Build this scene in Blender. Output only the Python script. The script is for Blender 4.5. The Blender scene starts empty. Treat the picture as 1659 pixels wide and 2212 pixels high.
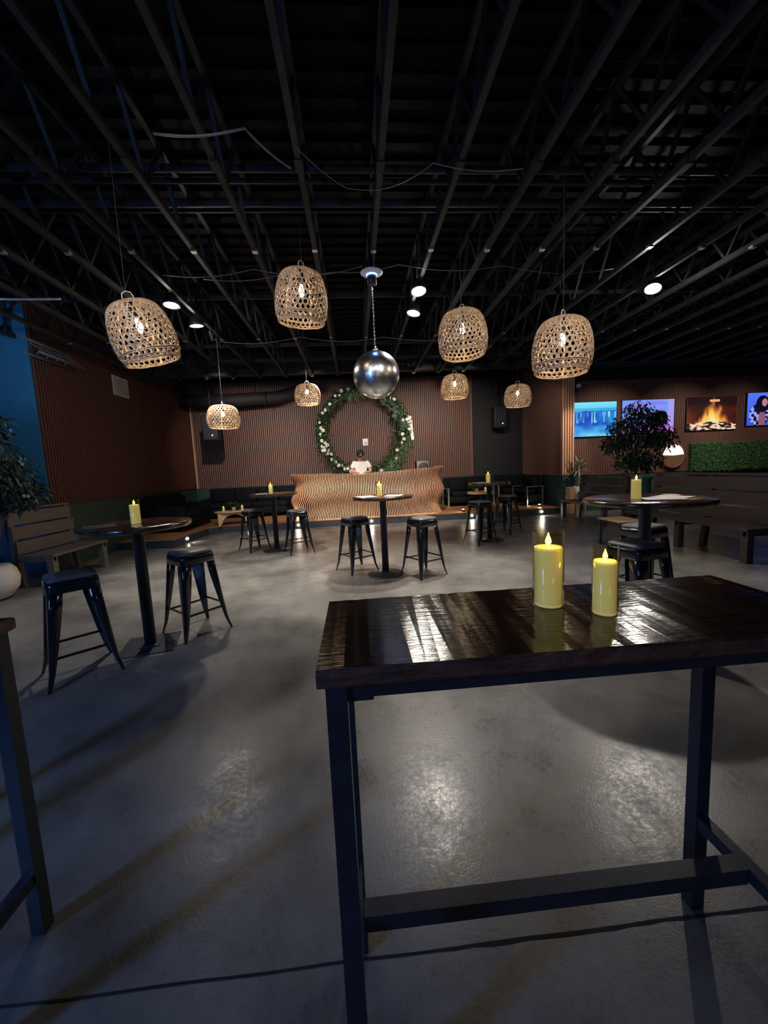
import bpy, math, random
from mathutils import Vector, Matrix
C = bpy.context.scene.collection
PI = math.pi
R = random.Random(7)

# ------------------------------------------------------------------ camera, world, exposure
def make_camera():
    yaw, pitch, roll, h = .0682734, .1119435, -.0464493, 1.43
    f = Vector((math.sin(yaw)*math.cos(pitch), math.cos(yaw)*math.cos(pitch), -math.sin(pitch)))
    r = Vector((math.cos(yaw), -math.sin(yaw), 0)); u = r.cross(f)
    r2 = r*math.cos(roll)+u*math.sin(roll); u2 = -r*math.sin(roll)+u*math.cos(roll)
    cd = bpy.data.cameras.new('camera'); cam = bpy.data.objects.new('camera', cd); C.objects.link(cam)
    M = Matrix(((r2.x, u2.x, -f.x, 0), (r2.y, u2.y, -f.y, 0), (r2.z, u2.z, -f.z, h), (0, 0, 0, 1)))
    cam.matrix_world = M
    cd.sensor_fit = 'HORIZONTAL'; cd.sensor_width = 36; cd.lens = 36*837.134/1659
    cd.clip_start = .05; cd.clip_end = 60
    bpy.context.scene.camera = cam
make_camera()
sc = bpy.context.scene
sc.view_settings.view_transform = 'Standard'; sc.view_settings.look = 'None'
sc.view_settings.gamma = 1; sc.view_settings.exposure = 0; sc.view_settings.use_curve_mapping = False
w = bpy.data.worlds.new('world'); sc.world = w; w.use_nodes = True
w.node_tree.nodes['Background'].inputs[0].default_value = (.35, .45, .8, 1)
w.node_tree.nodes['Background'].inputs[1].default_value = .004

WARM = (1, .84, .66); NEUT = (1, .92, .82); BLUE = (.10, .28, 1)
def aim(o, tgt):
    d = Vector(tgt)-o.location
    o.rotation_euler = d.to_track_quat('-Z', 'Y').to_euler()
def spot(loc, tgt, power, ang=70, blend=.6, col=WARM, rad=.04, name='spot_light'):
    l = bpy.data.lights.new(name, 'SPOT'); l.energy = power; l.spot_size = math.radians(ang); l.spot_blend = blend
    l.color = col; l.shadow_soft_size = rad
    o = bpy.data.objects.new(name, l); C.objects.link(o); o.location = loc; aim(o, tgt); return o
def area(loc, tgt, power, size, col, sy=None):
    l = bpy.data.lights.new('wash_light', 'AREA'); l.energy = power; l.size = size; l.color = col
    if sy: l.shape = 'RECTANGLE'; l.size_y = sy
    o = bpy.data.objects.new('wash_light', l); C.objects.link(o); o.location = loc; aim(o, tgt); return o
# added unseen spots above the frame, brightening the baskets and mirror ball
spot((-1.3, .9, 3.55), (-1.0, 3.6, 2.55), 180, 58, .9, NEUT)
spot((.35, 1.2, 3.55), (.285, 4.38, 2.45), 60, 11, .6, (.78, .88, 1))
spot((1.5, 1.1, 3.55), (1.4, 3.7, 2.45), 180, 58, .9, NEUT)
# blue washes: one over the left rear of the room, one on the blue wall
area((-3.2, -.8, 2.0), (-1.2, 2.9, .8), 76, .22, (.16, .38, 1), 1.7)
area((.9, -2.5, 1.55), (.5, 1.0, 1.0), 5, .6, (1, .80, .74))  # added neutral fill, unseen, to brighten the front table's edge
spot((-4.3, 3.8, 3.45), (-5.75, 6.8, 2.4), 78, 100, .9, (.26, .56, .85))
spot((-4.6, 5.2, 2.9), (-4.6, 7.2, 4.1), 22, 120, .9, (.3, .55, 1))
# stage lights on booth and ring, plus added unseen spots brightening walls and column
for (x, tx, p) in ((-3.0, -3.2, 360), (-.9, -1.0, 330), (1.6, 1.8, 330), (2.7, 3.1, 350)):
    spot((x, 8.6, 3.6), (tx, 12.5, 1.9), p, 75, .9, (1, .86, .74))
spot((-.6, 7.2, 3.6), (-.9, 10.0, .7), 950, 50, .8, (1, .80, .60))
spot((1.4, 7.0, 3.6), (1.5, 10.0, .7), 950, 50, .8, (1, .86, .72))
spot((3.1, 7.2, 3.6), (.25, 12.3, 2.3), 260, 50, .7, (1, .88, .76))
spot((4.2, 9.0, 3.6), (5.5, 11.6, 2.0), 70, 70, .9, (1, .90, .82))
for (x, tx, p) in ((6.6, 6.8, 230), (8.8, 8.9, 200), (10.6, 10.6, 120)):
    spot((x, 8.0, 3.6), (tx, 10.2, 1.5), p, 80, .9, (1, .86, .74))
spot((5.75, 8.8, 3.6), (5.64, 9.95, 1.9), 150, 44, .8, (1, .82, .66))

# ------------------------------------------------------------------ materials
def srgb(c):
    return tuple((v/255/12.92 if v/255 <= .04045 else ((v/255+.055)/1.055)**2.4) for v in c)
MC = {}
def mat(name, col, rough=.5, metal=0, var=.15, scale=12, bump=0, bscale=60, col2=None, stretch=None, emis=None, estr=0,
        spec=.5, trans=0, coat=0, rvar=0, sheen=0, ior=1.45):
    if name in MC: return MC[name]
    m = bpy.data.materials.new(name); m.use_nodes = True; nt = m.node_tree; N = nt.nodes; L = nt.links
    b = N['Principled BSDF']
    b.inputs['Roughness'].default_value = rough; b.inputs['Metallic'].default_value = metal
    b.inputs['Specular IOR Level'].default_value = spec; b.inputs['IOR'].default_value = ior
    if trans: b.inputs['Transmission Weight'].default_value = trans
    if coat: b.inputs['Coat Weight'].default_value = coat; b.inputs['Coat Roughness'].default_value = .12
    if sheen: b.inputs['Sheen Weight'].default_value = sheen
    tc = N.new('ShaderNodeTexCoord'); mp = N.new('ShaderNodeMapping'); L.new(tc.outputs['Object'], mp.inputs[0])
    if stretch: mp.inputs['Scale'].default_value = stretch
    n = N.new('ShaderNodeTexNoise'); n.inputs['Scale'].default_value = scale; n.inputs['Detail'].default_value = 6
    L.new(mp.outputs[0], n.inputs['Vector'])
    r = N.new('ShaderNodeValToRGB'); L.new(n.outputs['Fac'], r.inputs[0])
    c2 = col2 or tuple(v*(1-var) for v in col); c1 = col if col2 else tuple(min(1, v*(1+var)) for v in col)
    r.color_ramp.elements[0].position = .32; r.color_ramp.elements[1].position = .68
    r.color_ramp.elements[0].color = (*c2, 1); r.color_ramp.elements[1].color = (*c1, 1)
    L.new(r.outputs[0], b.inputs['Base Color'])
    if rvar:
        mr = N.new('ShaderNodeMapRange'); L.new(n.outputs['Fac'], mr.inputs[0])
        mr.inputs[3].default_value = rough-rvar; mr.inputs[4].default_value = rough+rvar; L.new(mr.outputs[0], b.inputs['Roughness'])
    if bump:
        n2 = N.new('ShaderNodeTexNoise'); n2.inputs['Scale'].default_value = bscale; n2.inputs['Detail'].default_value = 4
        L.new(mp.outputs[0], n2.inputs['Vector'])
        bp = N.new('ShaderNodeBump'); bp.inputs['Strength'].default_value = bump; bp.inputs['Distance'].default_value = .01
        L.new(n2.outputs['Fac'], bp.inputs['Height']); L.new(bp.outputs[0], b.inputs['Normal'])
    if emis:
        b.inputs['Emission Color'].default_value = (*emis, 1); b.inputs['Emission Strength'].default_value = estr
    MC[name] = m; return m

def floor_mat():
    m = bpy.data.materials.new('polished_concrete'); m.use_nodes = True; nt = m.node_tree; N = nt.nodes; L = nt.links
    b = N['Principled BSDF']; tc = N.new('ShaderNodeTexCoord'); b.inputs['Specular IOR Level'].default_value = .42
    def noise(sc_, det, rg=.55):
        n = N.new('ShaderNodeTexNoise'); n.inputs['Scale'].default_value = sc_; n.inputs['Detail'].default_value = det
        n.inputs['Roughness'].default_value = rg; L.new(tc.outputs['Object'], n.inputs['Vector']); return n
    a = noise(1.3, 8, .68); d = noise(5, 7); g = noise(90, 3)
    r = N.new('ShaderNodeValToRGB'); L.new(a.outputs['Fac'], r.inputs[0])
    e = r.color_ramp.elements; e[0].position = .34; e[0].color = (.085, .082, .078, 1); e[1].position = .66; e[1].color = (.21, .20, .185, 1)
    r2 = N.new('ShaderNodeValToRGB'); L.new(d.outputs['Fac'], r2.inputs[0])
    e = r2.color_ramp.elements; e[0].position = .36; e[0].color = (.93, .93, .93, 1); e[1].position = .6; e[1].color = (1, 1, 1, 1)
    mx = N.new('ShaderNodeMix'); mx.data_type = 'RGBA'; mx.blend_type = 'MULTIPLY'; mx.inputs[0].default_value = 1
    L.new(r.outputs[0], mx.inputs[6]); L.new(r2.outputs[0], mx.inputs[7]); L.new(mx.outputs[2], b.inputs['Base Color'])
    gg = noise(42, 8, .75); ga = N.new('ShaderNodeMath'); ga.operation = 'MULTIPLY_ADD'; ga.inputs[1].default_value = .6; L.new(gg.outputs['Fac'], ga.inputs[0])
    gd = N.new('ShaderNodeMath'); gd.operation = 'MULTIPLY'; gd.inputs[1].default_value = .4; L.new(d.outputs['Fac'], gd.inputs[0]); L.new(gd.outputs[0], ga.inputs[2])
    mr = N.new('ShaderNodeMapRange'); L.new(ga.outputs[0], mr.inputs[0]); mr.inputs[1].default_value = .38; mr.inputs[2].default_value = .62
    mr.inputs[3].default_value = .22; mr.inputs[4].default_value = .46; L.new(mr.outputs[0], b.inputs['Roughness'])
    bp = N.new('ShaderNodeBump'); bp.inputs['Strength'].default_value = .14; bp.inputs['Distance'].default_value = .004
    ad = N.new('ShaderNodeMath'); ad.operation = 'ADD'; L.new(g.outputs['Fac'], ad.inputs[0])
    L.new(d.outputs['Fac'], ad.inputs[1]); L.new(ad.outputs[0], bp.inputs['Height']); L.new(bp.outputs[0], b.inputs['Normal'])
    return m
M_FLOOR = floor_mat()
M_NAVY = mat('black_steel', (.022, .026, .036), .42, .0, .15, 20, .05, 200)
M_GLOSSBLK = mat('gloss_black_paint', (.010, .011, .014), .13, 0, .1, 10, spec=.8)
M_TABLE = mat('dark_lacquered_wood', (.008, .0038, .0026), .13, 0, 0, 9, .09, 38, col2=(.045, .017, .010), stretch=(.45, 3.5, 3.5), spec=.55, rvar=.03)
M_TEDGE = mat('table_edge_wood', (.05, .022, .018), .42, 0, 0, 8, .6, 45, col2=(.17, .085, .065), stretch=(1, 6, 6))
M_ROUND = mat('glossy_brown_tabletop', (.028, .013, .008), .14, 0, 0, 6, .12, 30, col2=(.10, .05, .03), stretch=(5, 1, 1), coat=.5)
M_PAD = mat('grey_vinyl_pad', (.10, .095, .09), .45, 0, .1, 30, .1, 200)
M_SLAT = mat('brown_slat', srgb((118, 84, 72)), .55, 0, .18, 5, .1, 80, stretch=(14, 14, 1))
M_SLATL = mat('red_brown_slat', srgb((84, 48, 38)), .6, 0, .15, 5, .1, 80, stretch=(14, 14, 1))
M_FELT = mat('black_felt_backing', (.012, .010, .010), .9, 0, .2, 30)
M_OAK = mat('oak_slat', srgb((205, 158, 122)), .5, 0, .12, 5, .1, 60, stretch=(14, 14, 1))
M_GREEN = mat('dark_green_paint', srgb((44, 66, 58)), .55, 0, .08, 4)
M_BLUEW = mat('blue_painted_wall', srgb((46, 96, 124)), .6, 0, .06, 2)
M_BLACKW = mat('black_paint', (.012, .012, .013), .7, 0, .15, 5)
M_JOIST = mat('black_painted_joist', (.026, .026, .026), .5, 0, .25, 6, .1, 40, spec=.1)
M_GALV = mat('galvanised_clip', (.55, .55, .55), .3, .7, .1, 20)
M_DECK = mat('black_roof_deck', (.003, .003, .004), .7, 0, .2, 3, spec=.1)
M_BAMBOO = mat('bamboo_strip', srgb((206, 182, 156)), .55, 0, .22, 14, .2, 120, col2=srgb((150, 124, 100)))
M_RIM = mat('bamboo_rim', srgb((206, 176, 140)), .55, 0, .2, 20, .2, 120)
M_WIREW = mat('pale_wire', (.5, .46, .42), .5)
M_CABLE = mat('grey_cable', (.10, .10, .10), .5)
M_CORD = mat('black_cord', (.015, .015, .015), .6)
M_BULB = mat('warm_filament_bulb', (1, .9, .7), .3, emis=(1, .80, .48), estr=26)
M_LENS = mat('spot_lens', (1, 1, 1), .3, emis=(1, .90, .74), estr=115)
M_LENS2 = mat('step_lens', (1, 1, 1), .3, emis=(1, .92, .80), estr=40)
M_STAGE = mat('stage_wood', srgb((150, 104, 70)), .42, 0, .2, 5, .05, 60, stretch=(1, 8, 1))
M_RISER = mat('stage_riser', srgb((46, 52, 62)), .5, 0, .15, 6)
M_PLYS = mat('shade_tinted_fin_face', (.11, .036, .016), .55)  # dark red-brown puts the shade between the fins into the colour
M_PLY = mat('birch_plywood_edge', srgb((236, 188, 150)), .45, 0, .12, 6, .05, 50, stretch=(8, 8, 1))
M_SOFA = mat('black_velvet', (.0045, .006, .008), .9, 0, .25, 8, .1, 90, spec=.15)
M_CHROME = mat('brushed_steel', (.62, .60, .55), .25, .9, .1, 20)
M_BENCH = mat('weathered_bench_wood', srgb((104, 92, 84)), .6, 0, .18, 5, .2, 40, stretch=(8, 1, 8))
M_BENCHD = mat('dark_bench_wood', srgb((74, 64, 60)), .55, 0, .15, 5, .2, 40, stretch=(8, 1, 8))
M_LEAF = mat('dark_leaf', (.028, .060, .024), .45, 0, 0, 3, col2=(.010, .024, .012))
M_LEAF2 = mat('olive_leaf', (.055, .085, .055), .5, 0, 0, 3, col2=(.016, .034, .022))
M_LEAF3 = mat('fresh_leaf', (.09, .19, .05), .45, 0, 0, 5, col2=(.03, .08, .02))
M_SPEAR = mat('grey_green_leaf', (.26, .29, .19), .45, 0, .2, 5)
M_BARK = mat('grey_bark', (.16, .12, .085), .8, 0, .3, 20, .4, 60)
M_WHITE = mat('white_petal', (.75, .73, .62), .55, 0, .1, 20)
M_POT = mat('matte_white_pot', srgb((214, 204, 188)), .55, 0, .06, 8)
M_TEAL = mat('teal_glazed_pot', srgb((70, 122, 104)), .5, 0, .15, 4)
M_SOIL = mat('soil', (.02, .014, .01), .95, 0, .3, 30, .5, 60)
M_WAX = mat('yellow_wax', (.82, .76, .48), .5, 0, .05, 10, emis=(1, .85, .34), estr=.25)  # emission stands in for the flame's light inside the wax
M_FLAME = mat('led_flame', (1, .8, .3), .4, emis=(1, .74, .12), estr=9)
M_PAPER = mat('white_paper', (.68, .66, .62), .6, 0, .03, 20)
M_PLYW = mat('light_plywood', srgb((196, 158, 116)), .5, 0, .15, 6, .05, 60, stretch=(1, 8, 1))
M_SKIN = mat('skin', srgb((190, 138, 116)), .5, 0, .06, 12)
M_SHIRT = mat('white_cotton', (.72, .71, .70), .8, 0, .05, 15, .1, 150)
M_CAPB = mat('black_cap', (.012, .012, .014), .7, 0, .1, 30)
M_JEAN = mat('dark_trousers', (.02, .022, .03), .8)
M_HAIR = mat('dark_hair', (.015, .010, .008), .6)
M_TURF = mat('green_turf', (.060, .17, .045), .7, 0, 0, 16, .8, 60, col2=(.018, .06, .018))
M_BLKPL = mat('black_plastic', (.014, .014, .015), .45, 0, .1, 30)
M_GRILLE = mat('speaker_grille', (.02, .02, .022), .5, .3, .3, 200)
M_WPL = mat('white_plastic', (.6, .62, .66), .4, 0, .03, 10)
M_GREY = mat('grey_louvre', (.34, .31, .28), .5, 0, .1, 10)
def glass_mat():
    m = bpy.data.materials.new('amber_glass'); m.use_nodes = True; nt = m.node_tree; N = nt.nodes; L = nt.links
    out = N['Material Output']; N.remove(N['Principled BSDF'])
    tc = N.new('ShaderNodeTexCoord'); nn = N.new('ShaderNodeTexNoise'); L.new(tc.outputs['Object'], nn.inputs[0]); nn.inputs['Scale'].default_value = 20
    t = N.new('ShaderNodeBsdfTransparent'); rr = N.new('ShaderNodeValToRGB'); L.new(nn.outputs['Fac'], rr.inputs[0])
    rr.color_ramp.elements[0].color = (.97, .93, .74, 1); rr.color_ramp.elements[1].color = (.98, .95, .80, 1); L.new(rr.outputs[0], t.inputs[0])
    g = N.new('ShaderNodeBsdfGlossy'); g.inputs['Roughness'].default_value = .04
    f0 = N.new('ShaderNodeLayerWeight'); f0.inputs[0].default_value = .5; f1 = N.new('ShaderNodeMath'); f1.operation = 'POWER'; f1.inputs[1].default_value = 3.5; L.new(f0.outputs['Facing'], f1.inputs[0]); f = N.new('ShaderNodeMath'); f.operation = 'MULTIPLY_ADD'; f.inputs[1].default_value = .85; f.inputs[2].default_value = .04; L.new(f1.outputs[0], f.inputs[0]); mx = N.new('ShaderNodeMixShader')
    L.new(f.outputs[0], mx.inputs[0]); L.new(t.outputs[0], mx.inputs[1]); L.new(g.outputs[0], mx.inputs[2]); L.new(mx.outputs[0], out.inputs[0])
    return m
M_GLASS = glass_mat()
def mirror_mat():
    m = mat('mirror_tile', (.93, .95, .98), .27, 1, .05, 40); return m
M_MIRROR = mirror_mat()

# ------------------------------------------------------------------ mesh builder
class MB:
    def __init__(s): s.v = []; s.f = []; s.m = []; s.sm = []; s.cur = 0
    def add(s, vs, fs, smooth=False):
        o = len(s.v); s.v += [tuple(v) for v in vs]
        for f in fs: s.f.append(tuple(i+o for i in f)); s.m.append(s.cur); s.sm.append(smooth)
        return s
    def box(s, a, b, M=None):
        x0, y0, z0 = a; x1, y1, z1 = b
        vs = [Vector(p) for p in ((x0,y0,z0),(x1,y0,z0),(x1,y1,z0),(x0,y1,z0),(x0,y0,z1),(x1,y0,z1),(x1,y1,z1),(x0,y1,z1))]
        if M: vs = [M @ v for v in vs]
        return s.add(vs, [(0,3,2,1),(4,5,6,7),(0,1,5,4),(1,2,6,5),(2,3,7,6),(3,0,4,7)])
    def rbox(s, a, b, r=.02, n=3, M=None):
        # box with rounded vertical edges and softened top and bottom rims
        x0, y0, z0 = a; x1, y1, z1 = b; r = min(r, (x1-x0)/2.01, (y1-y0)/2.01); e = min(r*.7, (z1-z0)/2.01)
        rings = []
        for (z, ins) in ((z0, e), (z0+e*.3, e*.3), (z0+e, 0), (z1-e, 0), (z1-e*.3, e*.3), (z1, e)):
            ring = []
            for (cx, cy, a0) in ((x1-r, y1-r, 0), (x0+r, y1-r, PI/2), (x0+r, y0+r, PI), (x1-r, y0+r, 1.5*PI)):
                for k in range(n+1):
                    t = a0+k/n*PI/2; rr = max(r-ins, .0005)
                    ring.append(Vector((cx+rr*math.cos(t), cy+rr*math.sin(t), z)))
            rings.append(ring)
        return s.loft(rings, True, M=M)
    def loft(s, rings, cap=True, M=None, smooth=True, closed=True):
        n = len(rings[0]); vs = [v for r in rings for v in r]
        if M: vs = [M @ Vector(v) for v in vs]
        fs = []
        for i in range(len(rings)-1):
            for k in range(n if closed else n-1):
                k2 = (k+1) % n; fs.append((i*n+k, i*n+k2, (i+1)*n+k2, (i+1)*n+k))
        o = len(s.v); s.add(vs, fs, smooth)
        if cap:
            s.f.append(tuple(o+k for k in reversed(range(n)))); s.m.append(s.cur); s.sm.append(False)
            s.f.append(tuple(o+(len(rings)-1)*n+k for k in range(n))); s.m.append(s.cur); s.sm.append(False)
        return s
    def lathe(s, prof, c=(0,0,0), n=24, cap=True, M=None):
        rings = [[Vector((c[0]+r*math.cos(2*PI*k/n), c[1]+r*math.sin(2*PI*k/n), c[2]+z)) for k in range(n)] for (r, z) in prof]
        return s.loft(rings, cap, M)
    def tube(s, pts, rad, n=8, cap=True, closed=False):
        pts = [Vector(p) for p in pts]; rings = []; ref = None; N_ = len(pts)
        for i, p in enumerate(pts):
            if closed: d = (pts[(i+1) % N_]-pts[i-1])
            else: d = pts[min(i+1, N_-1)]-pts[max(i-1, 0)]
            d.normalize()
            if ref is None:
                ref = d.cross(Vector((0,0,1)))
                if ref.length < .01: ref = d.cross(Vector((1,0,0)))
            ref = (ref-d*ref.dot(d)).normalized(); b = d.cross(ref)
            rr = rad[i] if isinstance(rad, (list, tuple)) else rad
            rings.append([p+ref*rr*math.cos(2*PI*k/n)+b*rr*math.sin(2*PI*k/n) for k in range(n)])
        if closed: rings.append(rings[0]); cap = False
        return s.loft(rings, cap)
    def bar(s, a, b, wd, hg, up=(0,0,1)):
        a = Vector(a); b = Vector(b); d = (b-a); L_ = d.length; d.normalize(); u = Vector(up); sd = d.cross(u)
        if sd.length < .01: sd = d.cross(Vector((1,0,0)))
        sd.normalize(); u = sd.cross(d)
        vs = [p+sd*sx*wd/2+u*sz*hg/2 for p in (a, b) for (sx, sz) in ((-1,-1),(1,-1),(1,1),(-1,1))]
        return s.add(vs, [(0,1,2,3),(7,6,5,4),(0,4,5,1),(1,5,6,2),(2,6,7,3),(3,7,4,0)])
    def strip(s, pts, nrm, wd, th):
        # woven ribbon: pts with outward normals
        rings = []
        for i, p in enumerate(pts):
            d = (pts[min(i+1, len(pts)-1)]-pts[max(i-1, 0)]).normalized(); nn = nrm[i]; sd = d.cross(nn).normalized()
            rings.append([p+sd*wd/2-nn*th/2, p+sd*wd/2+nn*th/2, p-sd*wd/2+nn*th/2, p-sd*wd/2-nn*th/2])
        return s.loft(rings, True, smooth=False)
    def leaf(s, p, d, up, ln, wd, droop=.2):
        d = d.normalized(); sd = d.cross(up)
        if sd.length < .01: sd = d.cross(Vector((1, 0, 0)))
        sd.normalize(); n = sd.cross(d)
        a = p; m1 = p+d*ln*.35+n*ln*.06; m2 = p+d*ln*.72-n*ln*droop*.3; t = p+d*ln-n*ln*droop
        return s.add([a, m1+sd*wd/2, m2+sd*wd*.38, t, m2-sd*wd*.38, m1-sd*wd/2], [(0,1,5),(1,2,4,5),(2,3,4)])
    def build(s, name, mats, parent=None, loc=None):
        me = bpy.data.meshes.new(name); me.from_pydata(s.v, [], s.f)
        if not isinstance(mats, (list, tuple)): mats = [mats]
        for m in mats: me.materials.append(m)
        me.polygons.foreach_set('material_index', s.m); me.polygons.foreach_set('use_smooth', s.sm)
        me.update(); o = bpy.data.objects.new(name, me); C.objects.link(o)
        if parent: o.parent = parent
        if loc: o.location = loc
        return o
def empty(name, loc=(0,0,0), rz=0):
    o = bpy.data.objects.new(name, None); C.objects.link(o); o.location = loc; o.rotation_euler = (0,0,rz); o.empty_display_size = .1; return o
def tag(o, label, cat, group=None, kind=None):
    if label: o['label'] = label
    if cat: o['category'] = cat
    if group: o['group'] = group
    if kind: o['kind'] = kind
    return o
def thing(name, label, cat, loc=(0,0,0), rz=0, group=None): return tag(empty(name, loc, rz), label, cat, group)
def struct(o): o['kind'] = 'structure'; return o
def dup(root, loc, rz=0, label=None, group=None, scale=None):
    def cp(o, par):
        c = o.copy(); C.objects.link(c)
        if par: c.parent = par
        for ch in list(o.children): cp(ch, c)
        return c
    c = cp(root, None); c.location = loc; c.rotation_euler = (0,0,rz)
    if label: c['label'] = label
    if group: c['group'] = group
    if scale: c.scale = scale
    return c

# ------------------------------------------------------------------ room shell
b = MB(); b.box((-6.2, -3, -.1), (14, 13, 0)); o = struct(b.build('floor', M_FLOOR))
# expansion joint across the slab, with crumbled lip
b = MB(); rr = random.Random(3); top = []; bot = []
for i in range(90):
    x = -2.2+i*.055; y = .99+.0012*math.sin(i*.7)
    top.append(Vector((x, y+.003+rr.random()*.001, .0015))); bot.append(Vector((x, y-.003-rr.random()*(.007 if x > .1 else .001), .0015)))
fs = [(i, i+1, 91+i-0, 90+i) for i in range(89)]
b.add(top+bot, fs); b.build('trim_1', M_FELT)['kind'] = 'structure'
b = MB(); b.box((-6.2, -3, 4.28), (14, 13, 4.4))
for k in range(80): b.box((-6.2, -2.9+k*.2, 4.25), (14, -2.82+k*.2, 4.28))
struct(b.build('ceiling', M_DECK))

def slat_wall(name, segs, mats=None):
    """segs: (p0,p1,spacing,width,depth,z0,z1,normal,matidx)"""
    b = MB()
    for (p0, p1, sp, wd, dp, z0, z1, nrm, mi) in segs:
        p0 = Vector((*p0, 0)); p1 = Vector((*p1, 0)); nv = Vector((*nrm, 0)); d = p1-p0; L_ = d.length; d.normalize()
        b.cur = 0; q = [p0-nv*.05, p1-nv*.05, p1, p0]
        vs = [Vector((v.x, v.y, z)) for z in (z0, z1) for v in q]
        b.add(vs, [(0,1,2,3),(7,6,5,4),(0,4,5,1),(1,5,6,2),(2,6,7,3),(3,7,4,0)])
        b.cur = mi; n = int(L_/sp)
        for i in range(n):
            a = p0+d*(i*sp+(sp-wd)/2); c = a+d*wd
            q = [a, c, c+nv*dp, a+nv*dp]; vs = [Vector((v.x, v.y, z)) for z in (z0, z1) for v in q]
            b.add(vs, [(0,1,2,3),(7,6,5,4),(0,4,5,1),(1,5,6,2),(2,6,7,3),(3,7,4,0)])
    return b, name
def plain(b, a, c, mi): b.cur = mi; b.box(a, c)
MATS = [M_FELT, M_SLAT, M_GREEN, M_BLACKW, M_SLATL, M_BLUEW, M_OAK]
b, _ = slat_wall('wall_back', [((-4.95, 12.5), (3.8, 12.5), .062, .034, .024, 1.06, 4.25, (0,-1), 1),
                               ((3.8, 12.72), (5.5, 12.72), .062, .034, .024, 1.06, 4.25, (0,-1), 1)])
plain(b, (-5.2, 12.56, 0), (5.7, 12.7, 4.25), 3); plain(b, (3.79, 12.47, 1.06), (3.83, 12.72, 4.25), 1)
plain(b, (-5.0, 12.5, 0), (3.8, 12.56, 1.06), 2); plain(b, (3.8, 12.68, 0), (5.6, 12.76, 1.06), 2)
plain(b, (3.8, 12.77, 0), (5.7, 12.85, 4.25), 3)
plain(b, (-4.93, 12.44, 1.06), (-4.89, 12.50, 3.62), 6)
struct(b.build('wall_back', MATS))
b, _ = slat_wall('wall_left', [((-4.95, 6.65), (-4.95, 9.7), .062, .04, .02, 1.08, 4.25, (1,0), 4),
                               ((-4.975, 9.7), (-4.975, 12.5), .062, .04, .02, 1.08, 4.25, (1,0), 4)])
plain(b, (-5.25, 6.65, 0), (-5.02, 12.6, 4.25), 3); plain(b, (-5.0, 6.65, 0), (-4.96, 9.7, 1.08), 2); plain(b, (-5.1, 9.7, 0), (-4.985, 12.5, 1.08), 2)
plain(b, (-5.9, 6.63, 0), (-4.955, 6.66, 4.25), 5)
plain(b, (-5.9, -3, 0), (-5.8, 6.65, 4.25), 5)
struct(b.build('wall_left', MATS))
b, _ = slat_wall('wall_right', [((5.55, 10.25), (5.55, 12.7), .062, .04, .02, 1.02, 4.25, (-1,0), 1),
                                ((5.8, 10.25), (13.9, 10.25), .05, .028, .022, .98, 3.5, (0,-1), 1)])
plain(b, (5.55, 10.1, 0), (5.85, 12.8, 1.02), 2); plain(b, (5.56, 10.3, 1.02), (5.8, 12.8, 4.25), 3)
plain(b, (5.8, 10.26, 0), (14, 10.35, .98), 2); plain(b, (5.8, 10.31, .98), (14, 10.4, 4.25), 3)
plain(b, (13.9, -3, 0), (14, 10.3, 4.25), 3)
struct(b.build('wall_right', MATS))
b = MB(); b.box((-6.2, -3.1, 0), (14, -3, 4.25)); struct(b.build('wall_front', M_BLACKW))
# corner column: pale fluted cladding over a green base
b = MB(); b.cur = 2; b.box((5.48, 9.98, 0), (5.84, 10.24, 1.03)); b.cur = 0; b.box((5.47, 10.0, 1.03), (5.8, 10.24, 4.2))
b.cur = 6
for i in range(5): b.box((5.475+i*.068, 9.965, 1.03), (5.515+i*.068, 10.0, 4.2))
b.cur = 1
for i in range(4): b.box((5.45, 10.01+i*.06, 1.03), (5.47, 10.045+i*.06, 4.2))
struct(b.build('trim_2', MATS))
# soffit bulkhead above the screens
b = MB(); b.box((5.86, 9.2, 3.72), (13.9, 10.22, 3.85)); struct(b.build('trim_3', M_DECK))

# open-web joists, one object each
def joist_mesh():
    b = MB(); y0, y1 = -1.4, 9.55
    b.cur = 0; b.box((-.022, y0, 3.68), (.022, y1, 3.74)); b.box((-.022, y0, 4.18), (.022, y1, 4.24))
    y = y0; up = True
    while y < y1-.3:
        a = (0, y, 3.72 if up else 4.2); c = (0, y+.3, 4.2 if up else 3.72); b.bar(a, c, .03, .03, (1,0,0)); y += .3; up = not up
    b.box((-.03, y1-.05, 3.66), (.03, y1, 4.24)); b.box((-.05, y1-.12, 3.68), (.05, y1, 3.70))
    b.cur = 1; b.box((-.026, 4.26, 3.674), (.026, 4.31, 3.70)); b.box((-.024, 6.9, 3.676), (.024, 6.93, 3.69))
    b.cur = 0
    for y in (1.6, 3.1, 7.6): b.box((-.03, y, 3.672), (.03, y+.12, 3.745))
    return b
j0 = joist_mesh().build('trim_4', [M_JOIST, M_GALV]); j0['kind'] = 'structure'; j0.location = (-5.117, 0, 0)
k = 5
for i in range(1, 32):
    j = j0.copy(); C.objects.link(j); j.name = 'trim_%d' % k; k += 1
    j.location = (-5.117+i*.603, 0, R.uniform(-.01, .01))
# header beams carrying the joist ends, and cross bridging
b = MB(); b.box((-6, 9.55, 3.75), (5.4, 9.75, 4.24)); struct(b.build('trim_60', M_JOIST))
b = MB(); b.box((-5.1, 7.9, 3.86), (5.4, 7.94, 3.92)); b.box((-5.1, 8.7, 3.80), (5.4, 8.74, 3.86)); b.box((-5.8, 5.9, 3.9), (13, 5.93, 3.95)); struct(b.build('trim_61', M_JOIST))

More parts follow.
